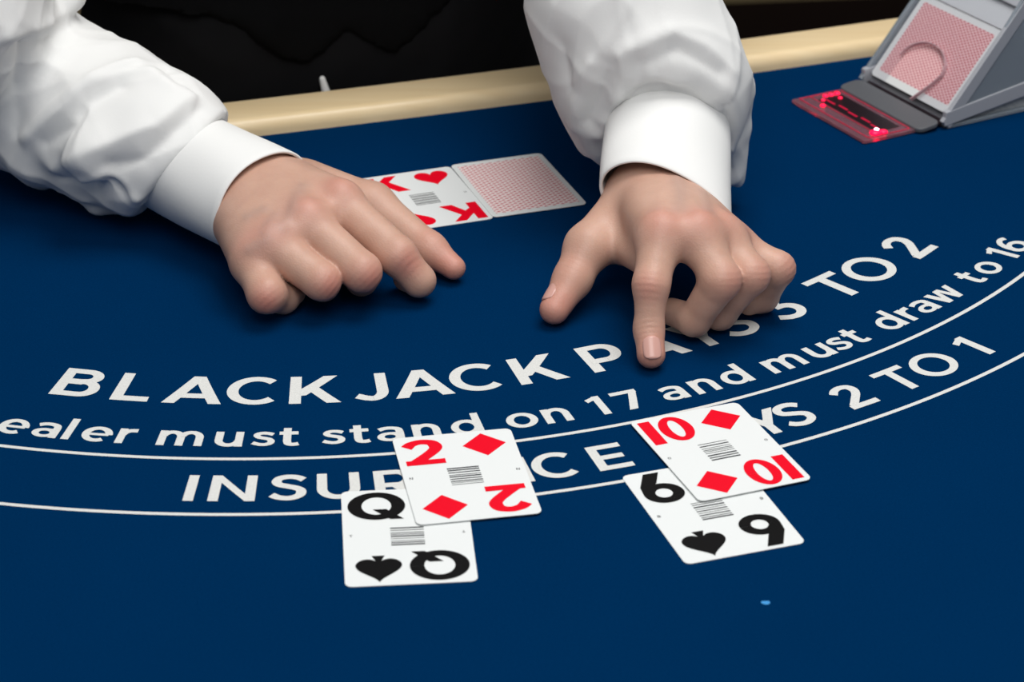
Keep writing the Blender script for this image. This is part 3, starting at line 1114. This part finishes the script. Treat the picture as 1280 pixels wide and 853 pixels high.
def surface_nets(fn, lo, hi, h, chunk=400000):
    n = [int(math.ceil((hi[i] - lo[i]) / h)) + 1 for i in range(3)]
    ax = [f32(lo[i] + h * np.arange(n[i])) for i in range(3)]
    # coarse pass: evaluate the exact field only near the surface
    X, Y, Z = np.meshgrid(*ax, indexing='ij')
    P = np.stack([X.ravel(), Y.ravel(), Z.ravel()], 1)
    st = 4
    axc = [f32(np.arange(lo[i], hi[i] + st * h + 1e-3, st * h)) for i in range(3)]
    Xc, Yc, Zc = np.meshgrid(*axc, indexing='ij')
    Fc = fn(np.stack([Xc.ravel(), Yc.ravel(), Zc.ravel()], 1)).reshape(Xc.shape)
    idx = [np.clip(np.round((a - lo[i]) / (st * h)).astype(int), 0, len(axc[i]) - 1) for i, a in enumerate(ax)]
    F = Fc[np.ix_(*idx)].ravel().copy()
    near = np.abs(F) < st * h * 2.2
    ii = np.nonzero(near)[0]
    for s in range(0, len(ii), chunk):
        j = ii[s:s + chunk]
        F[j] = fn(P[j])
    F = F.reshape(n)
    del P, X, Y, Z
    S = F < 0
    cell = np.zeros([k - 1 for k in n], dtype=np.int16)
    for dx in (0, 1):
        for dy in (0, 1):
            for dz in (0, 1):
                cell += S[dx:n[0] - 1 + dx, dy:n[1] - 1 + dy, dz:n[2] - 1 + dz]
    act = (cell > 0) & (cell < 8)
    C = np.argwhere(act)
    vid = -np.ones(act.shape, dtype=np.int64)
    vid[act] = np.arange(len(C))
    acc = np.zeros((len(C), 3))
    cnt = np.zeros(len(C))
    cor = [np.array((dx, dy, dz)) for dx in (0, 1) for dy in (0, 1) for dz in (0, 1)]
    for a in cor:
        for k in range(3):
            if a[k]:
                continue
            b = a.copy()
            b[k] = 1
            fa = F[C[:, 0] + a[0], C[:, 1] + a[1], C[:, 2] + a[2]]
            fb = F[C[:, 0] + b[0], C[:, 1] + b[1], C[:, 2] + b[2]]
            m = (fa < 0) != (fb < 0)
            t = np.where(m, fa / np.where(m, fa - fb, 1), 0)
            p = a[None, :] + t[:, None] * (b - a)[None, :]
            acc[m] += p[m]
            cnt[m] += 1
    V = (C + acc / cnt[:, None]) * h + np.asarray(lo)
    quads = []
    for k in range(3):
        u, v = (k + 1) % 3, (k + 2) % 3
        sl0 = [slice(None)] * 3
        sl1 = [slice(None)] * 3
        sl0[k], sl1[k] = slice(0, n[k] - 1), slice(1, n[k])
        A, B = S[tuple(sl0)], S[tuple(sl1)]
        E = np.argwhere(A != B)
        ok = (E[:, u] > 0) & (E[:, v] > 0) & (E[:, u] < n[u] - 1) & (E[:, v] < n[v] - 1)
        E = E[ok]
        flip = A[E[:, 0], E[:, 1], E[:, 2]]
        cs_ = []
        for du, dv in ((0, 0), (1, 0), (1, 1), (0, 1)):
            c = E.copy()
            c[:, u] -= du
            c[:, v] -= dv
            cs_.append(vid[c[:, 0], c[:, 1], c[:, 2]])
        q = np.stack(cs_, 1)
        q[~flip] = q[~flip][:, ::-1]
        quads.append(q)
    return V, np.concatenate(quads)


def relax(V, Q, it=2, lam=0.5):
    e = np.concatenate([Q[:, [0, 1]], Q[:, [1, 2]], Q[:, [2, 3]], Q[:, [3, 0]]])
    for _ in range(it):
        acc = np.zeros_like(V)
        cnt = np.zeros(len(V))
        np.add.at(acc, e[:, 0], V[e[:, 1]])
        np.add.at(acc, e[:, 1], V[e[:, 0]])
        np.add.at(cnt, e[:, 0], 1)
        np.add.at(cnt, e[:, 1], 1)
        V = V + lam * (acc / np.maximum(cnt, 1)[:, None] - V)
    return V


def normals(V, Q):
    N = np.cross(V[Q[:, 2]] - V[Q[:, 0]], V[Q[:, 3]] - V[Q[:, 1]])
    out = np.zeros_like(V)
    for k in range(4):
        np.add.at(out, Q[:, k], N)
    return out / np.maximum(np.linalg.norm(out, axis=1), 1e-9)[:, None]


def bounds(pts, pad):
    a = np.array(pts, float)
    return a.min(0) - pad, a.max(0) + pad


# ------------------------------------------------------------------ the dealer
ROOT = (-0.150, 1.700, 0.0)
person = thing('person', 'dealer in white shirt and black vest, one fist closed, one finger pointing down', 'person', ROOT)


def wl(V):
    """felt mm to the person's own metres"""
    return np.asarray(V) / 1000.0 + np.array([-ROOT[0], -ROOT[1], TZ])


# hands: fine meshes
def skin_detail(V, Q, h, right):
    N = normals(V, Q)
    disp = np.zeros(len(V))
    red = np.zeros(len(V))
    vein = np.zeros(len(V))
    Vf = f32(V)

    def blob_(p, r):
        return np.exp(-(((V - np.array(p)) ** 2).sum(1)) / (2 * r * r))
    up = np.array([0, 0, 1.0])
    for k, s in (('i', 1), ('m', 1), ('r', 0.9), ('p', 0.8)):
        mc, pi, di = (np.array(h[k + q], float) for q in ('mc', 'pi', 'di'))
        bend = nrm(2 * pi - mc - di) if np.linalg.norm(2 * pi - mc - di) > 4 else up
        # knuckles: bony and flushed
        kn = mc + np.array((0, -0.35, 0.93)) * 10
        disp += (1.2 if right else 1.7) * s * blob_(kn, 6.5)
        red += 0.42 * s * blob_(kn, 8)
        pk_ = pi + bend * 9
        disp += 0.12 * blob_(pk_, 5.5)
        red += (0.38 if right else 0.65) * blob_(pk_, 6.5)
        # wrinkles over the middle joint
        ax = nrm(di - mc)
        t = (V - pk_) @ ax
        win = blob_(pk_, 6.0)
        disp -= 0.22 * win * (0.5 + 0.5 * np.cos(t * 2 * math.pi / 3.4))
        # tendon and the hollow beside it
        w0 = np.array(h['wr'], float) + (mc - np.array(h['wr'], float)) * 0.35
        td = seg_dist(Vf, [tuple(w0 + up * 17), tuple(mc + up * 12)])
        disp += 0.8 * s * np.exp(-(td / 4.0) ** 2)
    mcs = [np.array(h[k + 'mc'], float) for k in 'imrp']
    for a, b_ in zip(mcs, mcs[1:]):
        v_ = (a + b_) / 2 + up * 9
        disp -= 1.6 * blob_(v_, 5)
    # thumb
    ti, tt_ = np.array(h['tip'], float), np.array(h['tt'], float)
    red += 0.6 * blob_(tt_, 11)
    red += 0.25 * blob_(ti + up * 7, 7)
    ax = nrm(tt_ - np.array(h['tmc'], float))
    t = (V - ti) @ ax
    disp -= 0.15 * blob_(ti + up * 8, 6) * (0.5 + 0.5 * np.cos(t * 2 * math.pi / 3.2))
    if right:
        red += 0.55 * blob_(h['itp'], 9)
        ax = nrm(np.array(h['itp'], float) - np.array(h['idi'], float))
        p = np.array(h['idi'], float) + np.array((0, -0.85, 0.5)) * 8
        disp -= 0.22 * blob_(p, 5) * (0.5 + 0.5 * np.cos(((V - p) @ ax) * 2 * math.pi / 2.8))
    # veins over the back of the hand
    for pl in (VEIN_R if right else VEIN_L):
        dv = seg_dist(Vf, pl)
        disp += 0.5 * np.exp(-(dv / 3.2) ** 2)
        vein += 0.42 * np.exp(-(dv / 4.5) ** 2)
    return V + N * disp[:, None], np.clip(red, 0, 0.85), np.clip(vein, 0, 0.6)


VEIN_L = [[(-135.7, 1273.8, 54.0), (-141.3, 1255.2, 46.4), (-149.6, 1253.8, 41.0)], [(-122.2, 1299.8, 60.6), (-126.4, 1274.4, 56.7), (-131.6, 1262.2, 50.7)], [(-143.1, 1279.8, 54.3), (-152.3, 1277.9, 51.1)]]
VEIN_R = [[(94.6, 1281.0, 73.9), (95.7, 1255.5, 74.1), (93.6, 1235.8, 74.0)], [(108.5, 1268.0, 70.5), (110.0, 1239.9, 72.2)]]

allV, allQ, allR, allE = [], [], [], []


def push(V, Q, red, vein):
    k = sum(len(v) for v in allV)
    allV.append(V)
    allQ.append(Q + k)
    allR.append(red)
    allE.append(vein)


for fn, h, right in ((hand_l, HL, False), (hand_r, HR, True)):
    lo, hi = bounds(list(h.values()), 27)
    lo[2] = -1.5
    V, Q = surface_nets(fn, lo, hi, 1.0)
    V = relax(V, Q, 2, 0.4)
    V, red, vein = skin_detail(V, Q, h, right)
    V[:, 2] = np.maximum(V[:, 2], 0.3)
    push(V, Q, red, vein)


def body_fn(P):
    pel, wst, chs = (-152, 1712, -60), (-150, 1702, 60), (-131, 1630, 290)
    ln = f32((0.949, 0.315, 0))
    def wide(c, hw, r):
        c = f32(c)
        return cone(P, c - ln * hw, c + ln * hw, r, r)
    d = smin(wide(pel, 62, 84), wide(wst, 55, 74), 60)
    d = smin(d, wide(chs, 72, 80), 100)
    d = smin(d, cone(P, SH_L, SH_R, 52, 52), 50)
    d = smin(d, cone(P, (-125, 1612, 430), (-112, 1585, 540), 58, 54), 40)
    d = smin(d, ell(P, (-100, 1562, 655), (78, 98, 118)), 22)
    d = smin(d, cone(P, (-84, 1498, 640), (-82, 1490, 622), 26, 26), 30)          # jaw and nose side
    d = smin(d, cone(P, (-82, 1466, 652), (-80, 1452, 636), 9, 12), 12)
    for s in (-1, 1):
        d = smin(d, ell(P, (-100 + s * 76, 1566 + s * 26, 652), (12, 22, 32)), 8)
        e = (-86 + s * 31, 1474 + s * 11, 668)
        d = smax(d, -(np.sqrt(((P - f32(e)) ** 2).sum(1)) - 15), 10)
        d = smin(d, np.sqrt(((P - f32((e[0], e[1] + 8, e[2]))) ** 2).sum(1)) - 13, 3)
    d = smin(d, chain(P, [(SH_L, 55), (EL_L, 42)], 20), 30)
    d = smin(d, chain(P, [(p, r * 0.55) for p, r in SLV_L[2:-1]][::-1] + [(HL['wr'], 17)], 20), 12)
    d = smin(d, chain(P, [(SH_R, 55), (EL_R, 42)], 20), 30)
    d = smin(d, chain(P, [(p, r * 0.55) for p, r in SLV_R[3:-1]][::-1] + [(np.add(CUF_R['c1'], (-2, 45, 6)), 20), (CUF_R['c1'], 17), (HR['wr'], 15)], 20), 12)
    for s in (-1, 1):
        a = (-152 + s * 85, 1715 + s * 28, -100)
        k_ = (-150 + s * 95, 1690 + s * 30, -480)
        f_ = (-150 + s * 100, 1720 + s * 30, -850)
        d = smin(d, chain(P, [(a, 82), (k_, 56), (f_, 40)], 30), 40)
    return d


lo, hi = (-440, 1260, -880), (210, 1840, 790)
V, Q = surface_nets(body_fn, lo, hi, 9.0)
V = relax(V, Q, 2, 0.4)
push(V, Q, np.zeros(len(V)), np.zeros(len(V)))
body = npmesh('body', wl(np.concatenate(allV)), np.concatenate(allQ), SKIN, person,
              {'redness': np.concatenate(allR), 'vein': np.concatenate(allE)})


# fingernails
def nail(c, along, out, w, l, parent):
    """curved plate; c = centre on the finger surface (felt mm)"""
    a = nrm(along)
    o_ = np.asarray(out, float)
    o_ = nrm(o_ - a * (o_ @ a))
    s = np.cross(a, o_)
    n, m = 10, 10
    vs, fs = [], []
    for layer in (0.0, -0.7):
        for i in range(n + 1):
            u = -1 + 2 * i / n
            for j in range(m + 1):
                t = -1 + 2 * j / m
                ww = w / 2 * max(0.05, 1 - abs(u) ** 3.6) ** (1 / 2.6)
                ang = t * ww / 7.6
                p = np.asarray(c, float) + a * (u * l / 2) + s * 7.6 * math.sin(ang) + o_ * (7.6 * (math.cos(ang) - 1) + layer - 0.5 * max(0, u) ** 2)
                vs.append(tuple(wl(p)))
    k = (n + 1) * (m + 1)
    for i in range(n):
        for j in range(m):
            q = i * (m + 1) + j
            fs.append((q, q + 1, q + m + 2, q + m + 1))
            fs.append((k + q, k + q + m + 1, k + q + m + 2, k + q + 1))
    rim = [i * (m + 1) for i in range(n + 1)] + [n * (m + 1) + j for j in range(1, m + 1)] + [i * (m + 1) + m for i in range(n - 1, -1, -1)] + [j for j in range(m - 1, 0, -1)]
    for p, q in zip(rim, rim[1:] + rim[:1]):
        fs.append((p, q, k + q, k + p))
    return meshobj('fingernail', vs, fs, NAIL, parent, True)


def nail_on(fn, target, along, view, w, l):
    """find the skin below a point in the direction 'view' and lay a nail there"""
    p = np.asarray(target, float) + nrm(view) * 14
    for _ in range(60):
        dd = float(fn(f32([p]))[0])
        p = p - nrm(view) * max(dd, 0.02) * 0.8
        if dd < 0.05:
            break
    g = np.array([float(fn(f32([p + e]))[0] - fn(f32([p - e]))[0]) for e in np.eye(3) * 0.8])
    return nail(p + nrm(g) * 0.55, along, g, w, l, body)


V3 = lambda k, h: np.array(h[k], float)
nail_on(hand_r, V3('idi', HR) * 0.25 + V3('itp', HR) * 0.75, V3('itp', HR) - V3('idi', HR), (0.06, -0.86, 0.50), 11.2, 13.2)
nail_on(hand_r, V3('tip', HR) * 0.28 + V3('tt', HR) * 0.72, V3('tt', HR) - V3('tip', HR), (-0.72, 0.05, 0.70), 12.5, 13)


# ------------------------------------------------------------------ the dealer's clothes
def soften(V, Q, folds):
    """push cloth in and out along its normal near fold lines; folds: (height, width, polyline)"""
    N = normals(V, Q)
    Vf = f32(V)
    d = np.zeros(len(V))
    for hgt, w, pl in folds:
        q = seg_dist(Vf, pl)
        d += hgt * np.exp(-(np.sqrt(q * q + 2.0) - 1.41) / (w * 0.75))
    return V + N * d[:, None]


def ripple(V, amp, sc, seed):
    """soft pseudo-random undulation of the cloth"""
    r = np.random.RandomState(seed)
    out = np.zeros(len(V))
    for _ in range(7):
        k = r.normal(size=3)
        k /= np.linalg.norm(k)
        w = r.normal(size=3)
        w /= np.linalg.norm(w)
        ph = V @ k * (math.pi / sc) * r.uniform(0.7, 1.4) + 0.9 * np.sin(V @ w * (2 * math.pi / sc) * 0.8 + r.uniform(0, 6.28)) + r.uniform(0, 6.28)
        out += (1 - np.abs(np.sin(ph))) ** 3 - 0.2
    return out / 3 * amp


shirt_anchor = None
# fold lines of the two sleeves (points on the cloth, felt mm): (height, width, polyline)
FOLD_L = [
    (5.0, 9, [(-191.2, 1366.5, 89.8), (-210.8, 1342.7, 81.8), (-244.4, 1337.7, 69.5), (-262.9, 1341.0, 59.3), (-279.7, 1364.8, 43.5)]),
    (-5.0, 8, [(-187.6, 1361.5, 84.5), (-202.5, 1341.6, 75.6), (-219.0, 1333.6, 62.5), (-238.6, 1334.9, 57.8)]),
    (-3.5, 7, [(-209.8, 1385.3, 99.5), (-201.6, 1372.6, 97.2), (-191.7, 1371.1, 91.6)]),
    (4.0, 8, [(-217.5, 1377.6, 100.4), (-204.3, 1366.3, 96.5)]),
    (4.5, 8, [(-228.8, 1387.5, 103.3), (-252.9, 1373.8, 98.3), (-269.6, 1365.4, 83.5), (-292.9, 1372.0, 62.6), (-305.0, 1378.8, 56.1)]),
    (-4.5, 8, [(-235.8, 1368.4, 97.2), (-253.8, 1362.3, 87.8), (-265.6, 1357.5, 75.8), (-284.4, 1365.7, 59.4)]),
    (-6.0, 9, [(-288.3, 1363.1, 123.2), (-298.5, 1375.6, 88.8), (-305.8, 1378.9, 58.1)]),
    (4.0, 8, [(-277.4, 1420.8, 122.6), (-281.3, 1378.3, 129.7), (-296.1, 1342.9, 136.6)]),
    (-3.0, 6, [(-271.9, 1422.7, 115.7), (-281.1, 1390.8, 118.0), (-292.8, 1352.7, 126.0)]),
    (-6.0, 8, [(-256.6, 1353.0, 35.3), (-239.8, 1336.7, 46.6), (-235.5, 1337.3, 40.1)]),
    (4.0, 5, [(-258.6, 1345.8, 44.3), (-244.0, 1335.8, 51.7), (-233.8, 1335.2, 46.2), (-227.2, 1337.2, 34.9)]),
    (-5.0, 7, [(-279.2, 1366.3, 35.4), (-271.0, 1361.3, 35.9)]),
]
FOLD_R = [
    (4.5, 8, [(52.1, 1357.7, 70.1), (62.6, 1345.7, 97.5), (80.7, 1337.6, 115.7), (101.3, 1340.3, 109.6), (124.2, 1350.8, 86.2)]),
    (-3.2, 7, [(61.1, 1350.0, 87.6), (71.9, 1343.1, 103.5), (87.3, 1341.6, 107.2), (106.5, 1344.3, 101.0), (121.9, 1351.4, 85.0)]),
    (3.5, 6, [(62.6, 1336.3, 127.1), (64.8, 1338.4, 113.9), (53.6, 1352.7, 81.4)]),
    (-3.5, 7, [(56.2, 1337.6, 121.7), (53.0, 1343.8, 101.7), (47.0, 1353.2, 80.1)]),
    (3.0, 7, [(46.0, 1341.2, 120.3), (38.9, 1347.1, 98.9), (37.1, 1358.9, 72.7)]),
    (-3.0, 8, [(28.4, 1353.8, 125.6), (34.2, 1350.3, 101.7)]),
    (3.5, 9, [(70.0, 1336.4, 132.1), (93.4, 1342.5, 139.7), (115.3, 1348.4, 128.6), (130.6, 1353.7, 110.5)]),
    (-3.0, 9, [(74.8, 1335.5, 122.5), (98.2, 1339.7, 129.9), (122.8, 1346.5, 113.3)]),
    (-4.0, 5, [(126.4, 1349.5, 89.3), (131.6, 1360.8, 64.1), (134.9, 1385.5, 32.4)]),
]



def shirt_fn(P):
    ln = f32((0.949, 0.315, 0))
    def wide(c, hw, r):
        c = f32(c)
        return cone(P, c - ln * hw, c + ln * hw, r, r)
    d = smin(wide((-150, 1706, 40), 58, 92), wide((-131, 1636, 290), 74, 98), 110)
    d = smin(d, cone(P, SH_L, SH_R, 66, 66), 60)
    d = smin(d, cone(P, (-125, 1612, 430), (-114, 1590, 515), 66, 60), 30)
    d = smax(d, P[:, 2] - 520, 4)
    return smax(d, -(P[:, 2] - 20), 4)


def vest_fn(P):
    ln = f32((0.949, 0.315, 0))
    fw = f32((0.315, -0.949, 0))
    def wide(c, hw, r):
        c = f32(c)
        return cone(P, c - ln * hw, c + ln * hw, r, r)
    d = smin(wide((-152, 1706, 20), 92, 110), wide((-131, 1630, 290), 98, 114), 110)
    d = smin(d, cone(P, SH_L, SH_R, 74, 74), 60)
    s = (P - f32((-150, 1700, 0))) @ ln                         # across the chest
    # hem: two points, notch in the middle
    hem = 54 - 34 * np.exp(-((np.abs(s - 4) - 34) / 34) ** 2) + 0.10 * np.abs(s)
    d = smax(d, hem - P[:, 2], 3)
    front = (P - f32((-150, 1650, 0))) @ fw
    # front opening above the buttons
    vee = (np.abs(s - 2) - (P[:, 2] - 260) * 0.30)
    d = smax(d, np.minimum(np.minimum(front, 260 - -P[:, 2] * 0 - 0 * P[:, 2]), -vee) * 0 + np.where((front > 0) & (P[:, 2] > 260), -vee, -50), 3)
    # arm holes
    for sh in (SH_L, SH_R):
        d = smax(d, -cone(P, sh, np.add(sh, ((np.array(sh) - np.array((-125, 1610, 430))) * 1.2)), 84, 90), 4)
    return smax(d, P[:, 2] - 470, 4)


def trous_fn(P):
    ln = f32((0.949, 0.315, 0))
    c = f32((-152, 1714, -60))
    d = cone(P, c - ln * 66, c + ln * 66, 112, 112)
    d = smin(d, cone(P, f32((-150, 1706, 30)) - ln * 62, f32((-150, 1706, 30)) + ln * 62, 104, 104), 40)
    for s in (-1, 1):
        a = (-152 + s * 85, 1715 + s * 28, -110)
        k_ = (-150 + s * 95, 1690 + s * 30, -480)
        f_ = (-150 + s * 100, 1722 + s * 30, -860)
        d = smin(d, chain(P, [(a, 94), (k_, 74), (f_, 66)], 30), 30)
    d = smax(d, P[:, 2] - 74, 4)
    return smax(d, -(P[:, 2] + 880), 4)


V, Q = surface_nets(shirt_fn, (-420, 1440, -80), (160, 1860, 560), 8.0)
shirt = npmesh('shirt', wl(relax(V, Q, 2, .4)), Q, SHIRT, person)
V, Q = surface_nets(vest_fn, (-440, 1440, -40), (180, 1880, 500), 5.0)
V = relax(V, Q, 1, .4)
V = V + normals(V, Q) * ripple(V, 5, 110, 5)[:, None]
vest = npmesh('vest', wl(V), Q, VEST, person)
V, Q = surface_nets(trous_fn, (-420, 1560, -900), (120, 1880, 90), 8.0)
V = relax(V, Q, 1, .4)
V = V + normals(V, Q) * ripple(V, 4, 90, 8)[:, None]
trousers = npmesh('trousers', wl(V), Q, TROUS, person)
for s in (-1, 1):
    fx, fy = -150 + s * 100, 1722 + s * 30
    sv, sq = surface_nets(lambda P: smax(smin(cone(P, (fx, fy, -868), (fx + 40, fy - 120, -872), 44, 40), cone(P, (fx, fy, -830), (fx, fy, -868), 46, 44), 20), -(P[:, 2] + 899.5), 3),
                          (fx - 90, fy - 190, -903), (fx + 110, fy + 70, -770), 6.0)
    npmesh('shoe', wl(relax(sv, sq, 1, .4)), sq, BLKLEATHER, person)
hv, hq = surface_nets(lambda P: smax(ell(P, (-102, 1576, 672), (86, 100, 116)), np.maximum(-(P[:, 2] - 640 - (1545 - P[:, 1]) * 0.9), -999), 6),
                      (-200, 1460, 540), (0, 1690, 800), 6.0)
npmesh('hair', wl(relax(hv, hq, 1, .4)), hq, HAIR, person)

# sleeves
for fn, chainp, folds, seed, lo, hi in ((sleeve_l, SLV_L, FOLD_L, 2, (-460, 1240, -2), (-85, 1660, 540)),
                                        (sleeve_r, SLV_R, FOLD_R, 3, (-70, 1290, -2), (200, 1780, 540))):
    V, Q = surface_nets(fn, lo, hi, 2.1)
    V = relax(V, Q, 2, .45)
    V = V + normals(V, Q) * ripple(V, 3.4, 75, seed)[:, None]
    V = soften(V, Q, folds)
    V[:, 2] = np.maximum(V[:, 2], 0.6)
    V = relax(V, Q, 1, .3)
    npmesh('sleeve', wl(V), Q, SHIRT, shirt)


# cuffs: open double-walled tubes
def cuff(c0, c1, rh0, rv0, rh1, rv1, hdir, tilt, parent):
    c0, c1 = np.asarray(c0, float), np.asarray(c1, float)
    ax = nrm(c0 - c1)
    hd = nrm(np.asarray(hdir, float) - ax * (np.asarray(hdir, float) @ ax))
    vd = np.cross(ax, hd)
    if vd[2] < 0:
        vd = -vd
    L = np.linalg.norm(c0 - c1)
    n, m = 96, 22
    prof = []
    for j in range(m + 1):
        prof.append((j / m, 0.0))
    prof += [(1.006, -0.5), (1.008, -1.0), (1.004, -1.6)]
    for j in range(m, -1, -1):
        prof.append((j / m * 0.998, -2.0))
    vs, fs = [], []
    for t, off in prof:
        for i in range(n):
            a = 2 * math.pi * i / n
            rh, rv = rh1 + (rh0 - rh1) * t, rv1 + (rv0 - rv1) * t
            w = 1 + 0.012 * math.sin(3 * a + 5 * t) + 0.010 * math.sin(5 * a - 4 * t + 1)
            # stitched band near the hem and near the seam
            st_ = -0.5 * math.exp(-((t - 0.93) / 0.014) ** 2) - 0.5 * math.exp(-((t - 0.34) / 0.016) ** 2) if off == 0 else 0
            p = c1 + ax * (L * t + tilt * math.cos(a) * t) + hd * (rh * w + off + st_) * math.cos(a) + vd * (rv * w + off + st_) * math.sin(a)
            p[2] = max(p[2], 0.7)
            vs.append(tuple(wl(p)))
    k = len(prof)
    for j in range(k - 1):
        for i in range(n):
            q = (i + 1) % n
            fs.append((j * n + i, j * n + q, (j + 1) * n + q, (j + 1) * n + i))
    o = meshobj('cuff', vs, fs, SHIRT, parent, True)
    me = o.data
    return o


cuff(CUF_L['c0'], np.add(CUF_L['c1'], np.subtract(CUF_L['c1'], CUF_L['c0']) * 0.3), 38, 33, 36, 34, (0.73, 0.69, 0), 0, shirt)
cuff(CUF_R['c0'], np.add(CUF_R['c1'], np.subtract(CUF_R['c1'], CUF_R['c0']) * 0.35), 40, 30, 38, 33, (0.94, -0.24, -0.44), 14, shirt)

# pale zip pull at the front of the trousers, just over the rail
zc = np.array((-131.7, 1593.0, 9.0))
zv, zq = surface_nets(lambda P: cone(P, zc + np.array((-1, 0, 5.0)), zc + np.array((1.5, 0, -6.0)), 2.2, 3.2), zc - 14, zc + 14, 0.9)
npmesh('zip_pull', wl(zv), zq, SHIRT, trousers)

# vest buttons
for z in (135, 190, 245):
    p = np.array((-150 + 0.315 * 122 + 0.3 * z * 0.06, 1702 - 0.949 * 122 - z * 0.26, z))
    bm = bmesh.new()
    bmesh.ops.create_cone(bm, segments=20, radius1=0.0075, radius2=0.006, depth=0.003, cap_ends=True)
    Mx = Matrix.Translation(Vector(wl(p))) @ Vector((0.315, -0.949, -0.1)).to_track_quat('Z', 'Y').to_matrix().to_4x4()
    bmesh.ops.transform(bm, matrix=Mx, verts=bm.verts)
    me = bpy.data.meshes.new('button')
    bm.to_mesh(me)
    bm.free()
    me.materials.append(VESTLIN)
    o = bpy.data.objects.new('button', me)
    COL.objects.link(o)
    o.parent = vest
